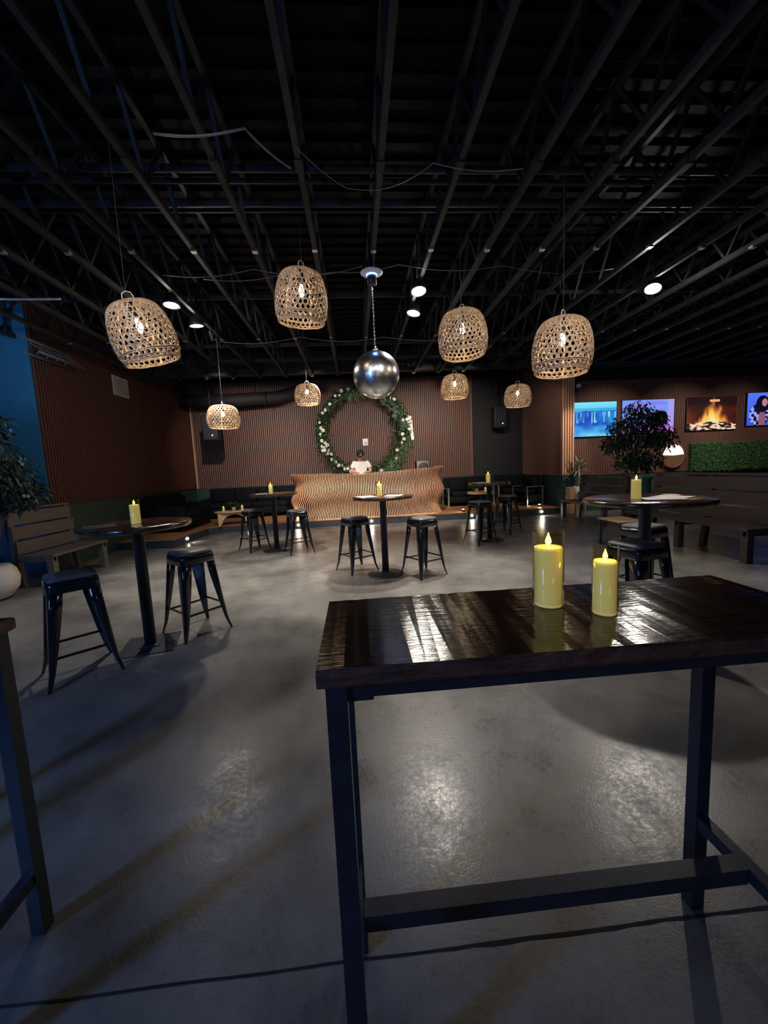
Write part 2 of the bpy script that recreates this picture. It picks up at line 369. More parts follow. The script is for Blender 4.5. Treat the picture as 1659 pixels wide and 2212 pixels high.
def pipe(name, pts, r, m, label, cat='pipe'):
    b = MB(); b.tube(pts, r, 8); return tag(b.build(name, m), label, cat)
for i, (y, z, r, lb) in enumerate(((3.55, 3.93, .03, 'black conduit across the joists, nearest of the four'), (3.72, 3.95, .022, 'second nearest black conduit across the joists'),
        (3.92, 3.9, .035, 'third and thickest black conduit across the joists'), (4.12, 3.96, .02, 'farthest thin black conduit across the joists'))):
    pipe('conduit', [(-5.7, y, z), (12, y, z)], r, M_JOIST, lb, 'conduit')
pipe('conduit', [(-5.6, 5.1, 3.62), (-3.4, 5.15, 3.62)], .014, M_GALV, 'short pale conduit near the blue wall corner under the ceiling', 'conduit')
# heating duct over the stage, left
b = MB(); b.tube([(-4.9, 11.9, 3.62), (-3.4, 11.85, 3.6), (-2.2, 12.0, 3.66), (-1.4, 12.2, 3.9)], .19, 16)
for x in (-4.6, -3.9, -3.2, -2.5): b.lathe([(.197, -.02), (.20, 0), (.197, .02)], M=Matrix.Translation((x, 11.9, 3.61)) @ Matrix.Rotation(PI/2, 4, 'Y'), cap=False)
for x in (-4.2, -2.8): b.bar((x, 11.9, 3.75), (x, 11.9, 4.249), .03, .01)
tag(b.build('air_duct', M_BLACKW), 'fat black air duct above the left end of the slatted back wall', 'duct')
def cable(pts, lb, r=.004, m=None):
    P = []
    for i in range(len(pts)-1):
        a, c = Vector(pts[i]), Vector(pts[i+1])
        for t in range(8): q = a.lerp(c, t/8); q.z -= .05*math.sin(PI*t/8)*(c-a).length; P.append(q)
    P.append(Vector(pts[-1])); b = MB(); b.tube(P, r, 6); tag(b.build('cable', m or M_CABLE), lb, 'cable')
cable([(-2.0, 4.7, 3.66), (-1.0, 4.6, 3.66), (-.1, 4.72, 3.68), (.6, 4.55, 3.67), (1.8, 4.6, 3.67), (3.2, 4.7, 3.67)], 'long pale cable slung under the joists behind the hanging baskets')
cable([(-1.6, 4.78, 3.65), (-.7, 4.74, 3.67), (.2, 4.6, 3.68)], 'short second cable slung beside the long pale one')
cable([(-.3, 2.95, 3.66), (.05, 3.3, 3.62), (.4, 3.35, 3.66), (.7, 3.1, 3.66), (1.4, 3.15, 3.66)], 'thin cable looping under the joists nearest the camera')
cable([(-1.2, 2.9, 3.68), (-.6, 2.85, 3.68), (-.35, 3.1, 3.62)], 'curled blue-lit cable end hooked on a joist', .008)
cable([(-2.2, 6.9, 3.66), (-.8, 6.8, 3.66), (.6, 6.9, 3.66), (2.4, 6.8, 3.66)], 'pale cable crossing the joists farther back over the room')
cable([(3.9, 7.4, 3.68), (4.3, 7.6, 3.55), (4.7, 7.6, 3.66)], 'short cable dangling by the white junction box')
tag(MB().box((4.62, 7.55, 3.56), (4.76, 7.65, 3.64)).build('junction_box', M_WPL), 'small white junction box under the joists, right side', 'box')
tag(MB().box((5.9, 10.0, 3.3), (5.98, 10.1, 3.38)).build('wall_sensor', M_WPL), 'tiny grey sensor at the top of the screen wall', 'sensor')

# ------------------------------------------------------------------ track spotlights
def spot_fixture(x, y, z, tgt, power, label, group=None, lens=None, ang=76, r=.085, spill=0):
    t = thing('ceiling_spotlight', label, 'spotlight', (x, y, z), 0, 'ceiling spotlights')
    d = (Vector(tgt)-Vector((x, y, z))).normalized(); q = d.to_track_quat('-Z', 'Y').to_matrix().to_4x4()
    b = MB(); b.lathe([(r*.5, .13), (r*.9, .10), (r*1.1, .02), (r*1.2, -.02), (r*1.05, -.02), (r, -.005)], n=16, cap=False, M=q); b.build('housing', M_BLKPL, t)
    b = MB(); b.lathe([(r, -.004), (r*.7, -.014), (.001, -.018)], n=16, cap=False, M=q); b.build('lens', lens or M_LENS, t)
    b = MB(); b.tube([(0, 0, .1), (0, 0, 4.252-z)], .012, 8); b.lathe([(.03, 0), (.03, .03)], c=(0, 0, 3.66-z)); b.build('mount', M_BLKPL, t)
    if power:
        l = spot(Vector((x, y, z))+d*.05, tgt, power, ang, .6, NEUT, .05); l.parent = t; l.matrix_parent_inverse = Matrix.Translation((-x, -y, -z))
    if spill:
        p = bpy.data.lights.new('spill_glow', 'POINT'); p.energy = spill; p.color = NEUT; p.shadow_soft_size = .05
        po = bpy.data.objects.new('spill_glow', p); C.objects.link(po); po.parent = t; po.location = (0, 0, -.07)
    return t
SPOTS = [((.90, 5.02, 3.60), (.9, 4.2, 0), 400, 'bright ceiling spotlight right of the mirror ball, nearer of the pair'),
         ((.94, 5.70, 3.60), (.2, 5.4, 0), 420, 'bright ceiling spotlight right of the mirror ball, farther of the pair'),
         ((-2.19, 5.30, 3.60), (-2.2, 5.0, 0), 260, 'ceiling spotlight just right of the leftmost basket, higher in the picture'),
         ((-2.16, 6.00, 3.60), (-1.9, 6.4, 0), 420, 'ceiling spotlight just right of the leftmost basket, lower in the picture'),
         ((3.98, 5.05, 3.60), (2.9, 4.0, 0), 210, 'lone bright ceiling spotlight at the far right')]
for (p, t_, pw, lb), sp_ in zip(SPOTS, (6, 14, 8, 22, 42)): spot_fixture(*p, t_, pw, lb, spill=sp_)
spot_fixture(-2.16, 6.62, 3.60, (-2.0, 9.4, .2), 160, 'small ceiling spotlight, upper of two faint ones left of centre', lens=M_LENS2, r=.025)
spot_fixture(-2.17, 7.0, 3.60, (-1.2, 10.0, .6), 160, 'small ceiling spotlight, lower of two faint ones left of centre', lens=M_LENS2, r=.025)
spot_fixture(4.45, 12.0, 3.62, (4.4, 12.6, 2), 0, 'tiny twin lamp above the black wall speaker', lens=M_LENS2, r=.03)

# ------------------------------------------------------------------ stage
ST = .18
pts = [(-4.94, 8.22), (-3.8, 8.15), (-3.78, 9.0), (-3.68, 9.72), (-3.35, 9.97), (5.46, 9.97), (5.46, 12.48), (-4.94, 12.48)]
t = thing('stage_platform', 'low wooden stage platform with a dark riser along the back wall', 'stage', (0, 0, 0))
b = MB(); n = len(pts); vs = [Vector((x, y, z)) for z in (ST-.02, ST) for (x, y) in pts]
b.add(vs, [tuple(reversed(range(n))), tuple(range(n, 2*n))]+[(i, (i+1) % n, n+(i+1) % n, n+i) for i in range(n)]); b.build('deck', M_STAGE, t)
b = MB(); vs = [Vector((x, y+.01, z)) for z in (0.0, ST-.02) for (x, y) in pts]
b.add(vs, [tuple(reversed(range(n))), tuple(range(n, 2*n))]+[(i, (i+1) % n, n+(i+1) % n, n+i) for i in range(n)]); b.build('riser', M_RISER, t)
for (x, y, dx, dy, lb) in ((-3.775, 8.75, 1, 0, 'step light in the stage side near the black sofa'), (-1.53, 9.96, 0, -1, 'step light in the riser left of the slatted booth'),
        (.35, 9.96, 0, -1, 'step light in the riser below the booth centre'), (3.0, 9.96, 0, -1, 'step light in the riser right of the slatted booth'), (4.9, 9.96, 0, -1, 'step light at the right end of the riser')):
    t = thing('step_light', lb, 'light', (x, y, .09), 0, 'step lights in the stage riser')
    M = Vector((dx, dy, 0)).to_track_quat('Z', 'Y').to_matrix().to_4x4()
    MB().lathe([(.04, 0), (.04, .012), (.028, .012)], n=16, cap=False, M=M).build('bezel', M_CHROME, t)
    MB().lathe([(.028, .010), (.001, .014)], n=16, cap=False, M=M).build('lens', M_LENS2, t)
    l = spot((x+dx*.05, y+dy*.05, .10), (x+dx*.6, y+dy*.6, 0), 5, 120, .5, NEUT, .02); l.parent = t; l.matrix_parent_inverse = Matrix.Translation((-x, -y, -.09))
for (x, y, lb, pw) in ((-1.72, 10.22, 'round uplight on the stage beside the left end of the booth', 26), (2.85, 10.25, 'round uplight on the stage beside the right end of the booth', 14), (5.05, 10.4, 'small uplight on the stage near the corner column', 5)):
    t = thing('stage_uplight', lb, 'light', (x, y, ST), 0, 'uplights on the stage')
    MB().lathe([(.04, 0), (.05, .01), (.05, .05), (.035, .05)], n=16).build('body', M_BLKPL, t)
    MB().lathe([(.035, .051), (.02, .06), (.001, .063)], n=16, cap=False).build('lens', M_LENS2, t)
    l = spot((x, y-.06, ST+.08), (x*.3, 9.9, 1.0), pw, 150, .8, (1, .74, .42), .03); l.parent = t; l.matrix_parent_inverse = Matrix.Translation((-x, -y, -ST))

# ------------------------------------------------------------------ wavy slatted DJ booth
def booth():
    t = thing('dj_booth', 'wavy booth of curved pale plywood fins on the stage', 'booth', (.33, 10.1, ST))
    # plan path: shallow bow with rounded ends, in booth coordinates
    path = []
    hw = 1.90
    for i in range(61):
        u = -1+2*i/60; path.append(Vector((u*(hw-.35), -.10*(1-u*u), 0)))
    left = [Vector((-(hw-.35)-.35*math.sin(a), .35-.35*math.cos(a), 0)) for a in [PI/2*k/10 for k in range(10, 0, -1)]]
    right = [Vector(((hw-.35)+.35*math.sin(a), .35-.35*math.cos(a), 0)) for a in [PI/2*k/10 for k in range(1, 11)]]
    path = [left[0]+Vector((0, .45*(4-k)/4, 0)) for k in range(4)]+left+path+right+[right[-1]+Vector((0, .45*k/4, 0)) for k in range(1, 5)]
    cum = [0]
    for i in range(1, len(path)): cum.append(cum[-1]+(path[i]-path[i-1]).length)
    tot = cum[-1]; nf = 124; fins = MB()
    def at(s):
        for i in range(1, len(cum)):
            if s <= cum[i]:
                f = (s-cum[i-1])/(cum[i]-cum[i-1]); p = path[i-1].lerp(path[i], f); return p
        return path[-1]
    def tan(s): return (at(min(s+.08, tot))-at(max(s-.08, 0))).normalized()
    H = 1.19
    def off(z, s):
        u = s/tot*2-1
        ph = .8*math.sin(u*5.0)
        side = abs(u)**2
        return .080*math.sin(2*PI*(z/.70)+ph+2.9)*(.5+.42*side)+.05*math.sin(u*7+z*2.0)
    for k in range(nf):
        s = tot*(k+.5)/nf; p = at(s); d = tan(s); nv = Vector((d.y, -d.x, 0)); u = s/tot*2-1
        Hk = H+.035*math.cos(u*PI*1.0)*-1+.02*u; nz = 22; th = .0075
        rings = []
        for j in range(nz+1):
            z = Hk*j/nz; o_ = off(z, s)+.06; inn = o_-.13
            # fins also lean sideways in a gentle S so their edges read as waves
            sw = d*(.075*math.sin(2*PI*(z/.74)+1.3)*(u))
            a = p+nv*o_+sw; c = p+nv*inn+sw; zz = Vector((0, 0, z+.004))
            rings.append([a-d*th+zz, a+d*th+zz, c+d*th+zz, c-d*th+zz])
        fins.loft(rings, True, smooth=False)
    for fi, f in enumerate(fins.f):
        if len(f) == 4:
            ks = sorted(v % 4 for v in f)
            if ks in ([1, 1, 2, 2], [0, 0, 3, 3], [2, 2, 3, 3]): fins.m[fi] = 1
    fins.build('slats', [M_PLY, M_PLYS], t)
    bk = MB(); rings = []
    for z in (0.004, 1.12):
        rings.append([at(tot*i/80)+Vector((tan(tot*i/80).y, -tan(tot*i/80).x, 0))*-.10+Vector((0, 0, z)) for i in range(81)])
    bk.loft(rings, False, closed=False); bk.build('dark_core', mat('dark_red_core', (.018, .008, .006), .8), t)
    pl = MB(); out = [at(tot*i/80)+Vector((tan(tot*i/80).y, -tan(tot*i/80).x, 0))*(.02) for i in range(81)]
    pl.add([v+Vector((0, 0, 0)) for v in out]+[v+Vector((0, 0, .02)) for v in out]+[v*.93+Vector((0, .05, .02)) for v in out]+[v*.93+Vector((0, .05, 0)) for v in out],
           [(i, i+1, 82+i, 81+i) for i in range(80)]+[(81+i, 82+i, 163+i, 162+i) for i in range(80)]); pl.build('plinth', M_PLY, t)
    MB().box((-1.6, .18, 1.02), (1.6, .78, 1.06)).build('counter', M_BLACKW, t)
    for x in (-1.5, 1.5): MB().box((x-.03, .3, 0), (x+.03, .7, 1.02)).build('leg', M_BLACKW, t)
booth()
CT = ST+1.06
t = thing('dj_controller', 'black deck controller on the booth under the person\'s hands', 'music controller', (.2, 10.62, CT))
MB().rbox((-.36, -.17, 0), (.36, .17, .06), .01).build('case', M_BLKPL, t)
for x in (-.22, .22): MB().lathe([(.09, .06), (.09, .075), (.02, .078)], c=(x, 0, 0)).build('jog_wheel', M_CHROME, t)
t = thing('equipment_case', 'flat black equipment case on the left end of the booth', 'case', (-.95, 10.58, CT))
MB().rbox((-.32, -.14, 0), (.32, .14, .13), .01).build('case', M_BLKPL, t); MB().box((-.28, -.145, .05), (.28, -.139, .09)).build('front_panel', M_GRILLE, t)

# small black monitor speaker standing right of the booth, behind it
t = thing('monitor_speaker', 'black floor speaker standing behind the right end of the booth', 'speaker', (1.95, 11.25, ST))
MB().rbox((-.2, -.18, 0), (.2, .18, 1.42), .015).build('cabinet', M_BLKPL, t); MB().lathe([(.14, 0), (.11, .01), (.03, -.02), (.001, -.01)], c=(0, 0, 0), M=Matrix.Translation((0, -.181, 1.22)) @ Matrix.Rotation(PI/2, 4, 'X')).build('woofer', M_GRILLE, t)
MB().lathe([(.05, 0), (.03, .006), (.001, .006)], M=Matrix.Translation((0, -.181, .98)) @ Matrix.Rotation(PI/2, 4, 'X')).build('tweeter', M_GRILLE, t)
def wall_speaker(x, y, z, lb):
    t = thing('wall_speaker', lb, 'speaker', (x, y, z))
    MB().rbox((-.2, -.18, -.33), (.2, .12, .33), .02).build('cabinet', M_BLKPL, t)
    MB().box((-.17, -.186, -.30), (.17, -.179, .30)).build('grille', M_GRILLE, t)
    b = MB(); b.bar((0, .05, .3), (0, .05, 4.25-z), .04, .04); b.bar((-.1, .05, .32), (.1, .05, .32), .06, .02); b.build('bracket', M_BLKPL, t)
    MB().lathe([(.012, 0), (.001, .004)], M=Matrix.Translation((.06, -.187, -.2)) @ Matrix.Rotation(PI/2, 4, 'X')).build('indicator_light', M_LENS2, t)
wall_speaker(4.62, 12.25, 2.86, 'large black speaker hung on the dark wall right of the slatted panel')
wall_speaker(-3.92, 11.3, 2.75, 'black speaker on the back wall behind the lowest left basket')

# framed notice on the wall above the person
t = thing('wall_notice', 'small white framed notice on the slatted wall above the capped person', 'notice', (.36, 12.45, 2.28))
MB().rbox((-.085, -.02, -.11), (.085, .02, .11), .006).build('frame', M_WPL, t); MB().box((-.01, -.024, -.06), (.045, -.0205, .0)).build('print', M_GREY, t)

# ------------------------------------------------------------------ flower ring
def wreath():
    cx, cy, cz, Rr = .30, 12.02, 2.60, 1.26
    t = thing('flower_ring', 'large round hoop of greenery and white flowers on the back wall', 'wreath', (cx, cy, cz))
    b = MB(); b.tube([(Rr*math.cos(a), 0, Rr*math.sin(a)) for a in [2*PI*i/64 for i in range(64)]], .025, 8, closed=True); b.build('hoop', M_BLACKW, t)
    b = MB()
    for a in (0, PI/2, PI, 3*PI/2): b = MB(); b.bar((Rr*math.cos(a), 0, Rr*math.sin(a)), (Rr*math.cos(a), .45, Rr*math.sin(a)), .02, .02); b.build('bracket', M_BLACKW, t)
    r = random.Random(5); b = MB()
    for i in range(5200):
        a = r.uniform(0, 2*PI)
        # thinner at the very top, thick at lower right and along the left
        th = .15+.09*max(0, math.cos(a+.7))
        if math.sin(a) > .85: th = .12
        rad = Rr+r.gauss(0, th*.50); p = Vector((rad*math.cos(a), r.gauss(-.03, .07), rad*math.sin(a)))
        b.cur = 1 if r.random() < .18 else 0
        tang = Vector((-math.sin(a), 0, math.cos(a)))*(1 if r.random() < .5 else -1)
        d = tang*.5+Vector((r.gauss(0, .6), r.gauss(-.2, .5), r.gauss(-.5, .6)))
        b.leaf(p, d, Vector((r.gauss(0, 1), -1, r.gauss(0, 1))), r.uniform(.07, .16), r.uniform(.02, .04), .3)
    # long hanging fronds
    for (a0, a1, n_) in ((.25*PI, .62*PI, 60), (-.45*PI, -.05*PI, 150), (.05*PI, .25*PI, 60)):
        for i in range(n_):
            a = r.uniform(a0, a1); p = Vector((Rr*math.cos(a)+r.gauss(0, .06), r.gauss(-.05, .05), Rr*math.sin(a)))
            d = Vector((r.gauss(0, .25), -.1, -1)); ln = r.uniform(.18, .42); b.cur = r.choice((0, 1))
            b.leaf(p, d, Vector((0, -1, 0)), ln, .018, .05)
            for q in range(7):
                pp = p+d.normalized()*ln*(.15+.12*q); b.leaf(pp, Vector((r.choice((-1, 1)), -.2, -.7)), Vector((0, -1, 0)), .07, .014, .1)
    b.build('foliage', [M_LEAF, M_LEAF3], t)
    proto = []
    for v in range(3):
        f = MB()
        for k in range(6):
            a = 2*PI*k/6+v; d = Vector((math.cos(a), -.25, math.sin(a))); f.leaf(Vector((0, 0, 0)), d, Vector((0, -1, 0)), .05, .04, .15)
        for k in range(5):
            a = 2*PI*k/5+.4; d = Vector((math.cos(a), -1.2, math.sin(a))); f.leaf(Vector((0, -.005, 0)), d, Vector((0, -1, 0)), .03, .024, .1)
        proto.append(f.build('flower', M_WHITE, t).data)
        bpy.data.objects.remove([o for o in t.children if o.name.startswith('flower') and o.data == proto[-1]][0])
    spots_ = []
    for (deg, dr) in ((192, .02), (196, -.05), (199, .06), (202, 0), (205, .05), (208, -.04), (211, .02), (214, -.06), (200, -.09), (204, .1), (175, 0), (168, .05), (178, -.06), (183, .03), (155, .04), (150, 0), (140, -.02), (127, .03), (122, -.03), (117, .05),
                      (108, 0), (220, .04), (226, 0), (232, .03), (236, -.03), (241, .02), (245, -.02), (250, .03), (254, 0), (258, -.03), (318, .05), (328, -.08), (340, -.03), (352, -.06), (292, .06), (62, .04), (57, -.04), (52, .03), (47, 0), (42, .05), (346, .0), (12, -.02)):
        a = math.radians(deg); spots_.append(Vector(((Rr+dr)*math.cos(a), -.16, (Rr+dr)*math.sin(a))))
    # white trailing spray at the right
    for i in range(30):
        spots_.append(Vector((Rr+.13+.07*math.sin(i*2.1)*(1-i/31)+i*.0035, -.12+.02*math.cos(i), .34-i*.022-.03*math.sin(i*3.7))))
    for i, p in enumerate(spots_):
        o = bpy.data.objects.new('flower', proto[i % 3]); C.objects.link(o); o.parent = t; o.location = p
        s_ = r.uniform(.85, 1.35); o.scale = (s_, s_, s_); o.rotation_euler = (r.gauss(0, .3), r.uniform(0, 6), r.gauss(0, .3))
wreath()

# ------------------------------------------------------------------ mirror ball
def mirror_ball():
    x, y, z, r = .285, 4.38, 2.45, .252
    t = thing('mirror_ball', 'silver mirror ball hanging on a chain before the flower ring', 'mirror ball', (x, y, z))
    MB().lathe([(r*.975*math.cos(a), r*.975*math.sin(a)) for a in [-PI/2+PI*i/24 for i in range(25)]], n=48, cap=False).build('core', M_BLACKW, t)
    b = MB(); rows = 62; rr_ = random.Random(2)
    for i in range(rows):
        a0 = -PI/2+PI*(i+.06)/rows; a1 = -PI/2+PI*(i+.94)/rows; am = (a0+a1)/2
        n = max(6, int(2*PI*math.cos(am)/(PI/rows)))
        for k in range(n):
            t0 = 2*PI*(k+.06)/n; t1 = 2*PI*(k+.94)/n; tm = (t0+t1)/2
            nn = Vector((math.cos(am)*math.cos(tm), math.cos(am)*math.sin(tm), math.sin(am)))
            nn2 = (nn+Vector((rr_.gauss(0, .012), rr_.gauss(0, .012), rr_.gauss(0, .012)))).normalized()
            q = [Vector((math.cos(a)*math.cos(tt), math.cos(a)*math.sin(tt), math.sin(a)))*r for (a, tt) in ((a0, t0), (a0, t1), (a1, t1), (a1, t0))]
            c = sum(q, Vector())/4; q = [v-nn2*((v-c).dot(nn2)) for v in q]
            b.add(q, [(0, 1, 2, 3)])
    b.build('mirror_tiles', M_MIRROR, t)
    MB().lathe([(.03, r-.004), (.03, r+.02), (.012, r+.03), (.012, r+.05)], n=12).build('top_cap', M_CHROME, t)
    b = MB(); zt = 3.38-z; k = 0; zz = r+.05
    while zz < zt:
        cc = [(.007*math.cos(a)*(1 if k % 2 else 0), .007*math.cos(a)*(0 if k % 2 else 1), zz+.012+.013*math.sin(a)) for a in [2*PI*i/8 for i in range(8)]]
        b.tube(cc, .0022, 5, closed=True); zz += .020; k += 1
    b.build('chain', M_CHROME, t)
    mz = 3.38-z
    MB().lathe([(.03, mz), (.05, mz+.01), (.05, mz+.10), (.03, mz+.11), (.02, 3.69-z)], n=20).build('motor', M_BLKPL, t)
    MB().lathe([(.03, mz+.10), (.11, mz+.115), (.12, mz+.125), (.10, mz+.14)], n=32, cap=False).build('motor_plate', M_WPL, t)
    MB().lathe([(.052, mz+.090), (.058, mz+.10), (.052, mz+.108)], n=24, cap=False).build('light_ring', mat('blue_led_ring', (.1, .2, 1), .4, emis=(.12, .3, 1), estr=9), t)
    l = spot((x, y, 3.36), (x, y, 2), 4, 150, .8, (.2, .4, 1), .05); l.parent = t; l.matrix_parent_inverse = Matrix.Translation((-x, -y, -z))
mirror_ball()

# ------------------------------------------------------------------ woven basket pendants
PROF = [(0, .202), (.06, .215), (.16, .230), (.30, .240), (.45, .240), (.60, .233), (.74, .220), (.86, .202), (.95, .182), (1.0, .156)]
HB = .43
def prof(t):
    for i in range(len(PROF)-1):
        if t <= PROF[i+1][0]:
            f = (t-PROF[i][0])/(PROF[i+1][0]-PROF[i][0]); return PROF[i][1]*(1-f)+PROF[i+1][1]*f
    return PROF[-1][1]
def clamp01(v): return max(0, min(1, v))
def basket_parts():
    """unit basket: bottom rim at z=-HB, crown at z=0"""
    def P(v, th, off=0):
        # v: arc length from the bottom; beyond HB it runs inwards over the crown
        if v <= HB:
            t_ = v/HB; r = prof(t_); dr = (prof(min(1, t_+.02))-prof(max(0, t_-.02)))/(.04*HB); n = Vector((1, 0, -dr)).normalized()
            z = -HB+v
        else:
            e = v-HB; r = max(.02, .156-e*1.1); z = .024*math.sin(min(1, e/.1)*PI/2); n = Vector((.25, 0, 1)).normalized()
        nn = Vector((n.x*math.cos(th), n.x*math.sin(th), n.z)); return Vector((r*math.cos(th), r*math.sin(th), z))+nn*off, nn
    rr_ = random.Random(9); w = MB(); Nn = 30; h = PI*.236/Nn*1.732; VT = HB+.115
    for sgn in (1, -1):
        for j in range(Nn):
            th0 = 2*PI*j/Nn; pts = []; ns = []; m = 26; jit = rr_.gauss(0, .006)
            for i in range(m+1):
                v = VT*i/m; th = th0+jit+sgn*(v/1.732)/.236*1.0
                th += .03*math.sin(v*30+j)*clamp01((v-.16)/.2)
                p, n = P(v, th, .0022*sgn+.0015*math.sin(i*2.2+j)); pts.append(p); ns.append(n)
            w.strip(pts, ns, .0105 + rr_.uniform(-.001, .001)-.0022, .0014)
    k = 0
    while (k+.5)*h < VT:
        v = (k+.5)*h; pts = []; ns = []
        for i in range(61):
            th = 2*PI*i/60; p, n = P(v+.003*math.sin(th*3+k), th, .0005); pts.append(p); ns.append(n)
        w.strip(pts, ns, .007, .0014); k += 1
    for v in (HB+.02, HB+.05, HB+.08, HB+.105):
        pts = []; ns = []
        for i in range(41):
            p, n = P(v, 2*PI*i/40, .003); pts.append(p); ns.append(n)
        w.strip(pts, ns, .010, .0014)
    # upright ribs
    ribs = MB()
    for j in range(6):
        th = 2*PI*j/6+.3; pts = []; ns = []
        for i in range(24):
            p, n = P((HB+.07)*i/23, th+.02*math.sin(i), -.004); pts.append(p); ns.append(n)
        ribs.strip(pts, ns, .014, .003)
    rim = MB()
    for (v, r_) in ((0, .006), (.055, .004), (.068, .004)):
        rim.tube([P(v+.002*math.sin(8*a), a, .004)[0] for a in [2*PI*i/48 for i in range(48)]], r_, 6, closed=True)
    rim.tube([P(.012+.003*math.sin(22*a), a, .007)[0] for a in [2*PI*i/90 for i in range(90)]], .003, 5, closed=True)
    return w, ribs, rim
def basket():
    t = thing('basket_pendant', 'x', 'pendant lamp')
    w, ribs, rim = basket_parts()
    s = w.build('woven_shade', M_BAMBOO, t); ribs.build('rib', M_RIM, s); rim.build('rim', M_RIM, s)
    b = MB(); b.tube([(-.035, 0, .02), (-.040, 0, .06), (-.03, 0, .088), (0, 0, .10), (.03, 0, .088), (.040, 0, .06), (.035, 0, .02)], .0045, 6); b.build('handle', M_WIREW, t)
    MB().lathe([(.016, .02), (.022, 0), (.022, -.09), (.018, -.10)], n=12).build('socket', M_CORD, t)
    MB().lathe([(.012, -.10), (.017, -.12), (.026, -.155), (.024, -.185), (.012, -.205), (.001, -.21)], n=16, cap=False).build('bulb', M_BULB, t)
    return t
B0 = basket()
BK = [((-1.47, 2.91, 2.62), .86, .87, (.10, -.26, .3), 9, 'large woven bamboo basket lamp at the upper left, tilted'),
      ((-.385, 3.70, 3.19), .97, .97, (.12, -.05, 1.0), 8, 'tall woven bamboo basket lamp hung highest, left of the mirror ball'),
      ((1.10, 3.85, 2.87), .97, .90, (.02, .06, 2.0), 8, 'woven bamboo basket lamp right of the mirror ball, above a smaller one'),
      ((1.69, 3.08, 2.51), .93, .91, (.02, .04, .7), 8, 'large woven bamboo basket lamp farthest right, before the pale column'),
      ((-2.02, 6.38, 2.51), 1.02, .76, (.0, .02, 1.7), 12, 'small distant basket lamp hung lowest at the left'),
      ((-.82, 7.55, 3.04), 1.0, .80, (.02, .03, 2.6), 12, 'small distant basket lamp between the left one and the flower ring'),
      ((1.78, 6.75, 2.95), .98, .86, (.0, .0, .2), 12, 'small distant basket lamp right of the flower ring'),
      ((3.0, 7.0, 2.80), .98, .84, (.0, -.02, 3.0), 8, 'small dim basket lamp before the dark back corner')]
for i, (p, sx, sz, rot, pw, lb) in enumerate(BK):
    t = B0 if i == 0 else dup(B0, p)
    t.location = p; t.scale = (sx, sx, sz); t.rotation_euler = rot; t['label'] = lb; t['group'] = 'woven basket pendant lamps'
    l = bpy.data.lights.new('bulb_glow', 'POINT'); l.energy = pw*.13; l.color = (1, .80, .56); l.shadow_soft_size = .03
    lo = bpy.data.objects.new('bulb_glow', l); C.objects.link(lo); lo.parent = t; lo.location = (0, 0, -.24)
def late_cords():
    import mathutils
    for o in [o for o in C.objects if o.name.startswith('basket_pendant')]:
        M = Matrix.LocRotScale(o.location, o.rotation_euler, o.scale)
        top_w = M @ Vector((0, 0, .10)); inv = M.inverted()
        b = MB(); a = inv @ Vector((top_w.x, top_w.y, 4.252)); b.tube([Vector((0, 0, .02)), Vector((0, 0, .10)), a], .0025, 6); b.build('cord', M_CORD, o)
late_cords()

# ------------------------------------------------------------------ candles
def candle(loc, r, h, lb, lit=1.0, group=None):
    t = thing('candle_in_glass', lb, 'candle', loc, R.uniform(0, 6), group)
    w = h*.80
    MB().lathe([(r*.86, .004), (r*.90, .008), (r*.90, w-.004), (r*.84, w), (r*.2, w-.006), (.001, w-.008)], n=32).build('wax', M_WAX, t)
    MB().lathe([(r*.5, .001), (r*.96, .002), (r, .010), (r, h), (r*.965, h), (r*.955, .012), (r*.5, .006)], n=40).build('glass', M_GLASS, t)
    MB().lathe([(.0015, w-.008), (r*.10, w+.004), (r*.20, w+r*.32), (r*.17, w+r*.5), (r*.06, w+r*.80), (.0008, w+r*.95)], n=12).build('flame', M_FLAME, t)
    l = bpy.data.lights.new('candle_glow', 'POINT'); l.energy = .32*lit; l.color = (1, .72, .10); l.shadow_soft_size = .012
    lo = bpy.data.objects.new('candle_glow', l); C.objects.link(lo); lo.parent = t; lo.location = (0, 0, w+r*.5)
    return t

